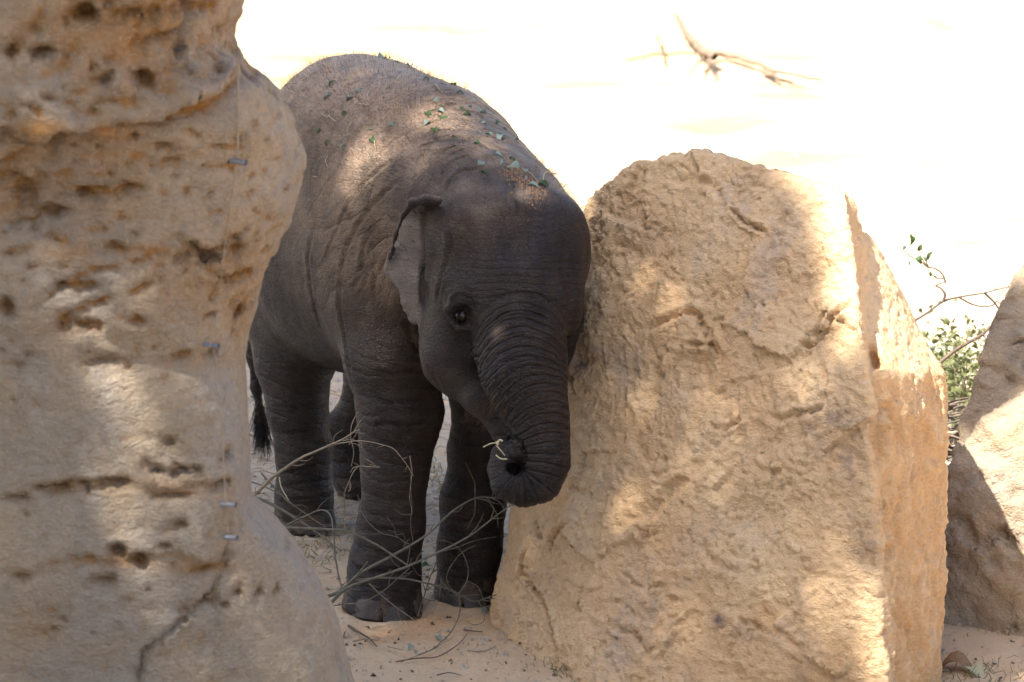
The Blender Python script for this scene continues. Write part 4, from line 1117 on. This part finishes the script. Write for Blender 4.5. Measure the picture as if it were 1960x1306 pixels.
branch('thin curved twig hugging the ground in front of the nearest toes', 'branch', bg_,
       ([(630, 1160), (681, 1155), (712, 1145), (743, 1125), (765, 1105), (784, 1088)], .0022, .0010, 9.50, 9.46), [], GR)
branch('pale grey branch lying level from left rock to shin, broken at a bright joint', 'branch', bg_,
       ([(480, 1012), (506, 1011), (583, 1011), (640, 1014), (674, 1019), (721, 1043), (752, 1063), (779, 1082)], .0052, .0026, 9.62, 9.50),
       [([(674, 1018), (700, 1022), (726, 1022)], .0010, 9.55, 9.5), ([(687, 957), (696, 988), (726, 1018), (754, 1027), (772, 1036), (781, 1050)], .0016, 9.5, 9.46), ([(687, 957), (684, 945)], .0013, 9.5, 9.5), ([(690, 968), (698, 975), (701, 990)], .0009, 9.5, 9.49)], GR)
branch('arching tan branch rising behind the left rock, ending in a spray of bare twigs', 'branch', bp_,
       ([(468, 985), (478, 965), (491, 945), (530, 908), (582, 874), (631, 853), (660, 838), (674, 829), (688, 822)], .0055, .0018, 9.95, 9.56),
       [([(631, 855), (659, 847), (693, 844), (736, 853), (754, 860), (772, 881), (783, 895), (792, 911)], .0019, 9.65, 9.50), ([(685, 789), (674, 813), (672, 838), (677, 865), (672, 893)], .0013, 9.56, 9.5),
        ([(638, 850), (640, 835), (656, 823)], .0013, 9.65, 9.6), ([(668, 852), (680, 835), (688, 822)], .0012, 9.57, 9.55), ([(655, 843), (672, 842), (690, 848), (692, 857)], .0012, 9.6, 9.55),
        ([(672, 848), (685, 852), (690, 858)], .0010, 9.57, 9.55), ([(772, 878), (780, 876)], .0009, 9.5, 9.5), ([(785, 873), (789, 900), (788, 914), (786, 940), (786, 960), (790, 981)], .0012, 9.5, 9.47),
        ([(780, 892), (776, 902)], .0009, 9.5, 9.5), ([(736, 853), (724, 856), (722, 858)], .0009, 9.52, 9.5), ([(754, 860), (762, 866)], .0009, 9.5, 9.5)], GR)
branch('greenish branch sloping down from the left rock to the sand between the legs', 'branch', bg_,
       ([(470, 948), (488, 953), (521, 966), (583, 1003), (613, 1025), (653, 1056)], .0050, .0022, 9.92, 9.72), [([(470, 920), (500, 928), (535, 945), (560, 965)], .0024, 9.95, 9.85)], GR)
branch('reddish twig with a pale side shoot leaning over the hind foot', 'branch', bb_,
       ([(500, 905), (535, 943), (555, 963), (592, 988), (622, 1009)], .0024, .0015, 9.95, 9.78),
       [([(535, 913), (536, 925), (541, 938), (548, 950), (556, 963)], .0016, 9.9, 9.86, 'wood')], GR)
branch('whippy green stem arching over the hind foot down to the branch joint', 'branch', bg_,
       ([(505, 1030), (549, 1006), (592, 985), (616, 977), (632, 985), (639, 1022), (641, 1061), (647, 1100), (657, 1134)], .0024, .0026, 9.90, 9.52), [], GR)
branch('thin hanging twig curling between the hind foot and the near foreleg', 'branch', bp_,
       ([(726, 894), (700, 893), (687, 893), (671, 914), (659, 945), (661, 980), (655, 1000), (645, 1010)], .0016, .0012, 9.52, 9.60), [], GR)
branch('dark leafy twig scrap lying between the front feet', 'branch', bb_,
       ([(800, 1180), (812, 1140), (822, 1108), (834, 1080), (838, 1060)], .002, .0012, 9.60, 9.64), [([(822, 1108), (800, 1100), (790, 1085)], .0012, 9.6, 9.62), ([(815, 1130), (830, 1120), (838, 1100)], .0011, 9.6, 9.62), ([(812, 1145), (830, 1150), (838, 1135)], .0011, 9.6, 9.6)], GR)
for i, (pl, r, lb) in enumerate([
    ([(667, 1198), (690, 1212), (706, 1222), (721, 1237)], .0026, 'short dark stick slanting on the sand below the nearest foot'),
    ([(675, 1228), (700, 1224), (724, 1226)], .0018, 'short straight stick crossing under the slanting dark stick'),
    ([(888, 1205), (905, 1208), (923, 1209)], .0020, 'small dark stick on the sand right of the front feet'),
    ([(742, 1237), (755, 1241), (772, 1245)], .0014, 'tiny twig on the sand left of the curved ground twigs'),
    ([(758, 1267), (800, 1260), (834, 1258), (862, 1244), (880, 1231), (895, 1212)], .0015, 'long thin ground twig bowed like a smile, nearest the bottom edge of the sand'),
    ([(801, 1253), (830, 1242), (848, 1231), (865, 1222)], .0013, 'thin pale ground twig above the bowed one'),
    ([(836, 1292), (860, 1288), (884, 1293)], .0015, 'little dry twig on the sand near the bottom edge'),
    ([(895, 1246), (922, 1247), (950, 1238)], .0014, 'thin twig on the sand left of the boulder foot'),
    ([(474, 830), (520, 842), (560, 836)], .0020, 'dead stick lying on the ground behind the tail tuft')]):
    P3 = [G(x, y, .004 + .004 * (k % 2)) for k, (x, y) in enumerate(pl)]
    V_, Q_ = tube(P3, [r, r * .5], 6, None, .001)
    tag(link('ground_twig', mk_mesh('ground_twig', V_, Q_), bb_ if i % 2 == 0 else bp_), lb, 'twig', 'loose twigs on the sand')

# leaves -----------------------------------------------------------------
def leaf_mesh(L, w_, fold=.25, curl=.2, n=7):
    V_ = []; Q_ = []
    for i in range(n):
        t = i / (n - 1); wd = w_ * math.sin(math.pi * min(max(t, .02), .98)) ** .75
        z = -curl * L * (t - .5) ** 2 * 2
        V_ += [(-wd, (t - .5) * L, z + fold * wd), (0, (t - .5) * L, z), (wd, (t - .5) * L, z + fold * wd * .8)]
    for i in range(n - 1):
        a = i * 3; Q_ += [(a, a + 1, a + 4, a + 3), (a + 1, a + 2, a + 5, a + 4)]
    return np.array(V_), np.array(Q_)
LM = [mk_mesh('leaf', *leaf_mesh(1.0, w_, f, c_)) for w_, f, c_ in ((.22, .5, 1.0), (.30, .3, 1.4), (.17, .9, .6), (.34, .5, .9))]
LMM = {}
def leaf_at(p, n, L, mat, ang, name='leaf', tilt=.35, mesh=None, lift=.003):
    k = (mesh if mesh is not None else random.randrange(4), mat)
    if k not in LMM:
        me = LM[k[0]].copy(); me.materials.append(M[mat]); LMM[k] = me
    o = bpy.data.objects.new(name, LMM[k]); COL.objects.link(o)
    nn = Vector(n) + Vector((random.uniform(-tilt, tilt), random.uniform(-tilt, tilt), random.uniform(0, tilt))); nn.normalize()
    q = nn.to_track_quat('Z', 'Y').to_matrix().to_4x4()
    o.matrix_world = Matrix.Translation(Vector(p) + Vector(n) * lift) @ q @ Matrix.Rotation(ang, 4, 'Z') @ Matrix.Scale(L, 4)
    return o
px2m = 1 / 985.0
LEAF = [(734, 109, 20, 's'), (782, 112, 14, 's'), (759, 120, 8, 'g'), (636, 161, 12, 'g'), (687, 173, 22, 's'), (624, 186, 18, 's'), (667, 189, 15, 's'), (661, 218, 9, 'g'), (612, 251, 13, 'g'), (628, 273, 13, 'g'),
        (657, 281, 12, 's'), (713, 265, 20, 'g'), (711, 247, 9, 's'), (748, 239, 13, 's'), (821, 218, 16, 'g'), (847, 226, 22, 'g'), (843, 212, 12, 's'), (819, 235, 14, 's'), (832, 248, 19, 'g'), (834, 193, 12, 's'), (815, 153, 9, 'g'),
        (870, 162, 12, 'g'), (881, 179, 12, 'g'), (903, 191, 10, 's'), (898, 205, 9, 's'), (896, 219, 15, 'g'), (920, 214, 18, 's'), (951, 234, 13, 'g'), (926, 237, 9, 's'), (938, 258, 11, 's'), (956, 262, 18, 's'), (872, 265, 11, 'g'),
        (869, 279, 11, 's'), (913, 274, 10, 'g'), (988, 270, 9, 'g'), (949, 297, 14, 's'), (958, 313, 15, 's'), (981, 318, 24, 's'), (982, 306, 11, 'g'), (921, 314, 14, 's'), (926, 330, 14, 'g'), (1007, 343, 15, 's'), (1019, 357, 24, 's'), (1040, 354, 20, 'g'), (1004, 327, 12, 's'), (748, 110, 8, 'g'), (884, 208, 8, 'g'), (966, 245, 9, 'g')]
def zone(x, y):
    if y > 292 and x > 900: return 'among the red crumbs on the head'
    if x > 860: return 'on the neck behind the head'
    if x > 795: return 'on the shoulders above the ear'
    if y < 135: return 'on the very top line of the back'
    if x > 700: return 'on the middle of the dusty back'
    return 'on the rump side of the dusty back'
for x, y, s_, k in LEAF:
    p, n = S_ele.hit(x, y, 4)
    o = leaf_at(p, n, s_ * px2m * random.uniform(1.3, 1.75), 'leaf_green' if k == 'g' else 'leaf_silver', random.uniform(0, 6.28), 'leaf_scrap', .5)
    tag(o, ('dark green leaf scrap ' if k == 'g' else 'silvery leaf scrap ') + zone(x, y), 'leaf', 'leaf scraps on the calf ' + zone(x, y))
o1 = lambda a, b: (460 + a / 3.265, 80 + b / 3.265)
o2 = lambda a, b: (800 + a / 3.265, 80 + b / 3.265)
ST = [[o1(655, 195), o1(668, 240)], [o1(665, 245), o1(750, 215)], [o1(500, 150), o1(580, 165)], [o1(485, 315), o1(580, 318), o1(640, 335)], [o1(815, 305), o1(800, 380)], [o1(740, 390), o1(795, 410), o1(785, 437)], [o1(735, 360), o1(738, 392)],
      [o1(848, 618), o1(855, 685)], [o1(552, 715), o1(548, 800)], [o1(460, 845), o1(495, 845)], [o1(280, 280), o1(420, 235)], [o1(290, 298), o1(345, 330)], [o1(555, 465), o1(605, 500)], [o1(1220, 275), o1(1240, 305), o1(1265, 330)], [o1(975, 242), o1(1010, 215)],
      [o1(870, 290), o1(888, 252)], [o1(672, 318), o1(700, 362)], [o1(318, 432), o1(348, 418)], [o1(700, 508), o1(675, 562)], [o1(515, 455), o1(560, 480)], [o1(738, 350), o1(778, 322)], [o1(380, 310), o1(415, 295)], [o1(920, 265), o1(918, 300)], [o1(1050, 400), o1(1062, 440)],
      [o2(110, 270), o2(135, 320)], [o2(200, 380), o2(225, 390)], [o2(680, 815), o2(740, 870)], [o2(550, 790), o2(620, 800)]]
for pl in ST:
    pp = densify(pl, 6)
    H = [S_ele.hit(x, y, 4) for x, y in pp]
    P3 = [h[0] + h[1] * (.002 + .003 * math.sin(i)) for i, h in enumerate(H)]
    if len(P3) < 2: continue
    V_, Q_ = tube(P3, [.0011, .0008], 4)
    c = pp.mean(0)
    tag(link('straw', mk_mesh('straw', V_, Q_), M['straw']), 'thin dry straw ' + zone(*c), 'straw', 'straws on the calf ' + zone(*c))
# the stray stalk poking up from the head
V_, Q_ = tube([S_ele.hit(1038, 352)[0], W(1044, 330, 9.48), W(1067, 334, 9.47)], [.0009, .0009], 5)
tag(link('stalk', mk_mesh('stalk', V_, Q_), M['straw']), 'single dry stalk sticking up from the top of the calf\'s head', 'straw')
def ordinals(name, what):
    gr = {}
    for o in list(COL.objects):
        if o.name.split('.')[0] == name and o.parent is None: gr.setdefault(o['label'], []).append(o)
    W_ = ['first', 'second', 'third', 'fourth', 'fifth', 'sixth', 'seventh', 'eighth', 'ninth', 'tenth', 'eleventh', 'twelfth', 'thirteenth', 'fourteenth', 'fifteenth', 'sixteenth', 'seventeenth', 'eighteenth', 'nineteenth', 'twentieth']
    for lb, L in gr.items():
        if len(L) < 2: continue
        def sx(o):
            return o.location.x if o.type != 'MESH' or o.location.length > .1 else o.data.vertices[0].co.x
        L.sort(key=sx)
        for i, o in enumerate(L):
            w0 = 'leftmost' if i == 0 else ('rightmost' if i == len(L) - 1 else W_[i])
            o['label'] = (w0 + ' ' + lb) if w0 in ('leftmost', 'rightmost') else w0 + ' from the left, ' + lb
bpy.context.view_layer.update()
ordinals('leaf_scrap', 'leaf'); ordinals('straw', 'straw')
def crumbs(name, label, pts, nrm, sizes, mat, cat):
    n = len(pts); t = rng.normal(size=(n, 3)); t /= np.linalg.norm(t, axis=1)[:, None]
    b = np.cross(t, nrm); b /= np.linalg.norm(b, axis=1)[:, None] + 1e-9
    s = sizes[:, None]
    top = pts + nrm * s * .7; a = pts + t * s; c_ = pts - t * s * .7; d = pts + b * s * .7; e = pts - b * s * .6
    V_ = np.stack([top, a, d, c_, e], 1).reshape(-1, 3); base = np.arange(n)[:, None] * 5
    Q_ = np.concatenate([base + np.array([[0, 1, 2, 2]]), base + np.array([[0, 2, 3, 3]]), base + np.array([[0, 3, 4, 4]]), base + np.array([[0, 4, 1, 1]])])
    T_ = Q_[:, :3]
    o = link(name, mk_mesh(name, V_, T_, None, False), mat)
    return tag(o, label, cat, None, 'stuff')
pts, nr = [], []
for k in range(1500):
    x, y = rng.normal(745, 100), rng.normal(205, 42)
    if x < 520 or x > 1000 or y < 112 + max(0, (x - 800)) * .75: continue
    p, n = S_ele.hit(x, y, 5)
    if n[2] < .15: continue
    pts.append(p); nr.append(n)
crumbs('soil_crumbs', 'reddish soil crumbs and wood chips scattered over the calf\'s back', np.array(pts), np.array(nr), rng.uniform(.0012, .0034, len(pts)), M['chip'], 'crumbs')
pts, nr = [], []
for k in range(420):
    t = rng.uniform(0, 1); x, y = 968 + 70 * t + rng.normal() * 9, 322 + 50 * t + rng.normal() * 10
    if k % 40 == 0: x, y = rng.normal(1022, 4), rng.uniform(365, 410)
    p, n = S_ele.hit(x, y, 5); pts.append(p); nr.append(n)
crumbs('bark_crumbs', 'little heap of rusty bark crumbs on top of the calf\'s head', np.array(pts), np.array(nr), rng.uniform(.0015, .0042, len(pts)), M['chip'], 'crumbs')
crumb2 = []
# ground litter -----------------------------------------------------------
def gpoints(n, fx, fy):
    p = np.stack([fx(n), fy(n), np.zeros(n)], 1); p[:, 2] = ground_z(p[:, 0], p[:, 1]) + .001; return p
P_ = gpoints(5200, lambda n: rng.uniform(-1.0, 1.3, n), lambda n: 9.0 + rng.gamma(2.0, .8, n))
crumbs('pebbles', 'small stones and clods scattered on the sand', P_, np.tile([0, 0, 1.0], (len(P_), 1)) + rng.normal(size=P_.shape) * .1, rng.gamma(2.0, .0016, len(P_)) + .001, M['pebble'], 'gravel')
P_ = gpoints(480, lambda n: rng.uniform(-.55, 1.1, n), lambda n: 9.1 + rng.gamma(1.6, .35, n))
crumbs('dark_crumbs', 'dark bits of bark scattered on the sand around the feet', P_, np.tile([0, 0, 1.0], (len(P_), 1)), rng.gamma(2.0, .0015, len(P_)) + .001, M['bark_brown'], 'litter')
def strips(name, label, P_, L, wd, mat, cat, upright=0.1):
    n = len(P_); a = rng.uniform(0, 6.28, n)
    d = np.stack([np.cos(a), np.sin(a), np.abs(rng.normal(size=n)) * upright], 1); d /= np.linalg.norm(d, axis=1)[:, None]
    s = np.cross(d, rng.normal(size=(n, 3))); s /= np.linalg.norm(s, axis=1)[:, None]
    bend = rng.normal(size=(n, 3)) * (L[:, None] * .12); bend[:, 2] = np.abs(bend[:, 2])
    q = [P_ - d * L[:, None] * .5 * (upright < .5), P_ + bend + d * L[:, None] * .5 * (upright >= .5), P_ + d * L[:, None] * (.5 if upright < .5 else 1.0)]
    V_ = np.stack([q[0] - s * wd, q[0] + s * wd, q[1] - s * wd, q[1] + s * wd, q[2] - s * wd * .4, q[2] + s * wd * .4], 1).reshape(-1, 3)
    b = np.arange(n)[:, None] * 6
    Q_ = np.concatenate([b + np.array([[0, 1, 3, 2]]), b + np.array([[2, 3, 5, 4]])])
    o = link(name, mk_mesh(name, V_, Q_, None, False), mat)
    return tag(o, label, cat, None, 'stuff')
n = 5200
x_ = rng.uniform(-.95, 1.3, n); y_ = 9.85 + rng.gamma(2.2, .45, n)
P_ = np.stack([x_, y_, ground_z(x_, y_) + .004], 1)
strips('straw_litter', 'pale trampled straw and dry stalks littering the ground behind the calf', P_, rng.uniform(.015, .07, n), .0011, M['straw'], 'straw litter', .12)
n = 500; x_ = rng.uniform(-.6, 1.2, n); y_ = rng.uniform(9.0, 9.9, n); P_ = np.stack([x_, y_, ground_z(x_, y_) + .003], 1)
strips('fine_litter', 'sparse short bits of straw on the bare sand at the front', P_, rng.uniform(.008, .03, n), .0007, M['straw'], 'straw litter', .08)
for nm, lb, spots in [('grass', 'sparse short grass sprouting at the foot of the boulder and round the feet', [(1095, 1282, .045, 90), (1190, 1302, .05, 60), (560, 1050, .06, 110), (600, 1060, .05, 60), (850, 930, .05, 70), (480, 870, .05, 60), (850, 900, .04, 40), (1840, 1285, .05, 60), (1900, 1300, .05, 60), (1885, 1190, .05, 40), (490, 790, .06, 60)])]:
    PP = []
    for x, y, r_, k in spots:
        c = G(x, y); q = c + rng.normal(size=(k, 3)) * r_ * np.array([1, 1, 0]); q[:, 2] = ground_z(q[:, 0], q[:, 1]); PP.append(q)
    PP = np.concatenate(PP)
    strips(nm, lb, PP, rng.uniform(.010, .030, len(PP)), .0009, M['grass'], 'grass', 1.4)
for x, y, s_, m_, lb in [(1828, 1281, 62, 'leaf_dry', 'large curled orange brown dry leaf on the ground beside the boulder'), (1862, 1292, 40, 'leaf_pale', 'pale cream leaf on the ground below the rear rock'), (838, 1225, 16, 'leaf_silver', 'grey leaf scrap on the sand below the front feet'),
                         (787, 1242, 14, 'leaf_silver', 'blue grey leaf scrap on the sand beside the bowed twig'), (797, 1252, 12, 'leaf_silver', 'tiny pale leaf scrap next to the blue grey one'), (928, 1175, 20, 'leaf_silver', 'grey green leaf scrap at the right front foot'),
                         (1128, 1283, 12, 'leaf_silver', 'small silvery leaf scrap at the foot of the boulder'), (815, 1090, 18, 'leaf_green', 'dark green leaf between the two front feet'), (481, 770, 12, 'leaf_green', 'bright green leaf on the ground behind the tail')]:
    g_ = G(x, y); g_[2] = ground_z(g_[:1], g_[1:2])[0] + .004
    o = leaf_at(g_, (0, 0, 1), s_ * px2m * 1.3, m_, random.uniform(1.2, 1.9), 'fallen_leaf', .5, 3 if s_ > 30 else None, .006 if s_ < 30 else .012)
    tag(o, lb, 'leaf')

# twig held in the trunk
root = tag(bpy.data.objects.new('held_twig', None), 'pale peeled twig pinched in the curled tip of the trunk', 'twig'); COL.objects.link(root)
for pl, r in [([(949, 871), (958, 878), (970, 879)], .0016), ([(950, 853), (958, 862), (966, 872)], .0013), ([(925, 856), (940, 849), (955, 848)], .0012), ([(950, 850), (957, 842), (962, 845)], .0022), ([(953, 852), (949, 845)], .002)]:
    V_, Q_ = tube([W(x, y, 9.208 + .012 * (x > 965)) for x, y in pl], [r, r * .8], 6)
    link('twig_piece', mk_mesh('twig_piece', V_, Q_), M['wood'], root)

# background branch and shrubs ----------------------------------------------
def gb(pl, z=.06):
    out = []
    for i, (x, y) in enumerate(pl):
        zz = 0.0
        for _ in range(5):
            p = G(x, y, zz); zz = float(ground_z(np.array([p[0]]), np.array([p[1]]))[0]) + .012 + z * .2 + .006 * math.sin(i * 2.1)
        out.append(G(x, y, zz))
    return out
root = tag(bpy.data.objects.new('fallen_branch', None), 'dead forked branch lying alone on the glaring sand in the background', 'branch'); COL.objects.link(root)
for nm, pl, r0, r1, zz in [('stem', [(1293, 30), (1310, 58), (1328, 80), (1345, 98), (1368, 108)], .010, .016, .16), ('stem', [(1352, 105), (1394, 107), (1452, 122), (1480, 135), (1520, 144), (1572, 152)], .013, .006, .10), ('twig', [(1258, 68), (1266, 95), (1271, 125)], .006, .004, .07), ('twig', [(1200, 114), (1240, 106), (1290, 101), (1350, 104)], .006, .005, .08),
                           ('twig', [(1350, 108), (1335, 125), (1316, 142)], .006, .004, .06), ('twig', [(1356, 108), (1362, 122), (1366, 130)], .009, .004, .06), ('twig', [(1462, 138), (1490, 148), (1520, 158)], .012, .004, .04), ('twig', [(1346, 140), (1356, 128), (1352, 112)], .005, .004, .06)]:
    V_, Q_ = tube(gb(pl, zz), [r0 * .75, r1 * .75], 6, None, .008)
    link(nm, mk_mesh(nm, V_, Q_), M['bark_sun'], root)

c4 = lambda a, b: (1560 + a / 2.6125, 400 + b / 2.6125)
root, fin = branch('long bare twig behind the boulder with a sprig of small leaves at its tip', 'twig', bb_,
    ([c4(380, 650), c4(455, 590), c4(560, 520), c4(640, 465), c4(720, 440), c4(850, 420), c4(925, 400), c4(1000, 385)], .0046, .0015, 10.55, 10.75),
    [([c4(640, 465), c4(648, 430), c4(630, 400), c4(600, 385)], 0.0044, 10.6, 10.6), ([c4(600, 385), c4(625, 372), c4(655, 366)], 0.0027, 10.6, 10.6), ([c4(650, 366), c4(635, 325), c4(600, 300), c4(560, 290), c4(530, 265), c4(490, 245), c4(455, 220), c4(418, 200)], 0.0027, 10.6, 10.6),
     ([c4(850, 420), c4(900, 470), c4(935, 527)], 0.0037, 10.68, 10.7), ([c4(720, 443), c4(800, 482), c4(890, 482), c4(925, 430), c4(960, 400)], 0.0027, 10.65, 10.72), ([c4(640, 345), c4(610, 348), c4(575, 320), c4(562, 290)], 0.0022, 10.6, 10.6), ([c4(560, 290), c4(560, 250), c4(580, 215)], 0.0022, 10.6, 10.6), ([c4(560, 290), c4(525, 230), c4(525, 195)], 0.0020, 10.6, 10.6), ([c4(910, 465), c4(940, 478), c4(960, 490)], 0.0020, 10.7, 10.7)], name='leafy_twig')
def leaf_child(root_, x, y, Y, s_, m_):
    p = W(x, y, Y); o = leaf_at(p, (random.uniform(-.5, .5), -.8, random.uniform(.1, .7)), s_ * px2m * 1.15, m_, random.uniform(-.6, .6), 'leaf', .4, random.choice([0, 1, 3]), 0)
    mw = o.matrix_world.copy(); o.parent = root_; o.matrix_parent_inverse = Matrix.Translation(-root_.location); o.matrix_basis = mw
for a, b, s_, m_ in [(488, 148, 19, 'g'), (450, 187, 13, 's'), (525, 195, 14, 'g'), (520, 250, 17, 'g'), (550, 235, 17, 's'), (570, 232, 18, 'g'), (468, 262, 12, 's'), (578, 325, 10, 'g'), (603, 340, 8, 'g'), (562, 285, 9, 'g'), (480, 130, 9, 'g')]:
    leaf_child(root, *c4(a, b), 10.6, s_, 'leaf_green' if m_ == 'g' else 'leaf_silver')
branch('thick dead brown stick slanting up between the boulder and the rear rock', 'branch', bb_,
    ([c4(560, 815), c4(595, 790), c4(700, 710), c4(800, 650), c4(845, 620), c4(875, 588)], .0058, .0042, 10.15, 10.2),
    [([c4(838, 632), c4(855, 650), c4(880, 660)], .002, 10.2, 10.2), ([c4(748, 680), c4(780, 620), c4(815, 552)], .0014, 10.2, 10.25), ([c4(710, 700), c4(708, 670)], .001, 10.18, 10.18)])
# shrub behind
root = tag(bpy.data.objects.new('bush', None), 'small sunlit yellow green bush growing behind the gap between boulder and rear rock', 'bush'); COL.objects.link(root)
bq = W(1815, 760, 11.0); bq[2] = 0; root.location = bq
n = 1300; t = rng.uniform(0, 1, n)
bx = rng.normal(1815, 42, n); by = rng.normal(725, 48, n)
pw = np.array([W(a, b, c) for a, b, c in zip(bx, by, rng.uniform(10.6, 11.3, n))]) - bq
lv, lq = leaf_mesh(1.0, .3, .3, .5, 4)
VV, QQ = [], []
for i in range(n):
    mm = np.array(Matrix.Rotation(random.uniform(0, 6.28), 3, 'Z') @ Matrix.Rotation(random.uniform(-1.4, 1.4), 3, 'X') @ Matrix.Rotation(random.uniform(0, 6.28), 3, 'Z'))
    VV.append(pw[i] + (lv * random.uniform(.010, .022)) @ mm.T); QQ.append(lq + i * len(lv))
o = link('foliage', mk_mesh('foliage', np.concatenate(VV), np.concatenate(QQ)), M['leaf_bush'], root); o['kind'] = 'stuff'
for k in range(16):
    a = random.uniform(-60, 60); b = random.uniform(40, 130)
    p0 = W(1815 + a * .3, 900, 10.95) - bq; p1 = W(1815 + a * .7, 800, 10.95) - bq; p2 = W(1815 + a, 800 - b, random.uniform(10.7, 11.2)) - bq
    V_, Q_ = tube([p0, p1, p2], [.003, .0012], 5, None, .004)
    link('stem', mk_mesh('bush_stem', V_, Q_), bp_, root)
for a, b, lb in [(543, 710, 'broad blue grey leaf at the left of the bush gap'), (580, 690, 'pointed blue grey leaf standing beside the broad one')]:
    tag(leaf_at(W(*c4(a, b), 10.3), (.2, -.9, .3), .024, 'leaf_silver', 1.2 if a < 560 else .3, 'leaf', .1, 3, 0), lb, 'leaf')
root = tag(bpy.data.objects.new('brushwood_pile', None), 'pile of bluish grey sticks glimpsed in the narrow gap between boulder and rear rock', 'brushwood'); COL.objects.link(root)
for k in range(34):
    y = rng.uniform(770, 900); x = 1803 + (820 - y) * .06 + rng.uniform(-6, 6); a = rng.uniform(-.5, .5)
    V_, Q_ = tube([W(x - 45, y + 45 * a, rng.uniform(10.1, 10.4)), W(x, y + rng.uniform(-6, 6), 10.2), W(x + 45, y - 45 * a, rng.uniform(10.1, 10.4))], [rng.uniform(.002, .007), .002], 6, None, .004)
    link('stick', mk_mesh('pile_stick', V_, Q_), [bg_, bb_, bp_][k % 3], root)

# cord and pegs on the left rock ----------------------------------------------
def cord(pl, lb, r=.0012, off=.006):
    pp = densify(pl, 12); H = [S_pillar.hit(x, y, 8) for x, y in pp]
    P3 = [h[0] + np.array([0, -off, 0]) for h in H]; P3 = np.array(P3)
    # a taut line: keep it in front of the rock but straight
    t = np.linspace(0, 1, len(P3)); k_ = np.polyfit(t, P3[:, 1], 1); Yl = np.polyval(k_, t); Yl -= max(0, (Yl - P3[:, 1]).max())
    P3 = np.array([W(x, y, Y) for (x, y), Y in zip(pp, Yl)])
    V_, Q_ = tube(P3, [r, r], 6)
    tag(link('cord', mk_mesh('cord', V_, Q_), M['cord']), lb, 'cord', 'thin cords down the edge of the left rock')
cord([(456, 118), (455, 215), (455, 302)], 'thin beige cord hanging taut from the notch of the left rock to the upper peg', .0016)
cord([(452, 318), (432, 450), (420, 560)], 'faint thin cord running from the upper peg across the rough bulge', .0009)
cord([(408, 660), (424, 800), (432, 965)], 'faint cord dropping from the blue grey peg to the white pegs', .0010)
cord([(434, 972), (437, 1026)], 'very short cord between the two white pegs', .0013)
def peg(x, y, w_, h_, lb, blue=False, mt='metal', ang=0):
    p, n = S_pillar.hit(x, y, 8)
    root = tag(bpy.data.objects.new('peg', None), lb, 'peg', 'metal pegs driven into the left rock'); COL.objects.link(root); root.location = Vector(p)
    a = w_ * px2m * .5
    d = np.array([math.cos(ang), -.35, math.sin(ang)]); st = -d * a + np.array([0, -.004, 0]); en = d * a + np.array([0, -.004, 0])
    V_, Q_ = tube([st, (st + en) / 2, en], [h_ * px2m * .28, h_ * px2m * .38, h_ * px2m * .30], 8); link('shank', mk_mesh('shank', V_, Q_), M[mt], root)
    e2 = en + np.array([.001, -.001, 0]); V_, Q_ = tube([en - d * .001, e2 + d * .002], [h_ * px2m * .46, h_ * px2m * .44], 8); link('head', mk_mesh('peg_head', V_, Q_), M[mt], root)
    if blue:
        m_ = st + (en - st) * .28; V_, Q_ = tube([m_ - d * .004, m_ + d * .004], [h_ * px2m * .46, h_ * px2m * .46], 8); link('tape_band', mk_mesh('tape', V_, Q_), M['metal_blue'], root)
peg(447, 304, 36, 12, 'pale peg with a dark blue band, highest of the four on the left rock', True, 'metal', -.1)
peg(391, 656, 38, 10, 'blue grey peg halfway down the left rock', False, 'metal', 0)
peg(432, 968, 32, 11, 'white peg just above the lowest one on the left rock', False, 'metal', .06)
peg(432, 1030, 32, 11, 'lowest white peg, at the joint above the bulging foot', False, 'metal', .06)
# two loose leaf-shaped strips hanging off the lowest peg, which throw the slanting shadows
print('done', time.time() - T0)
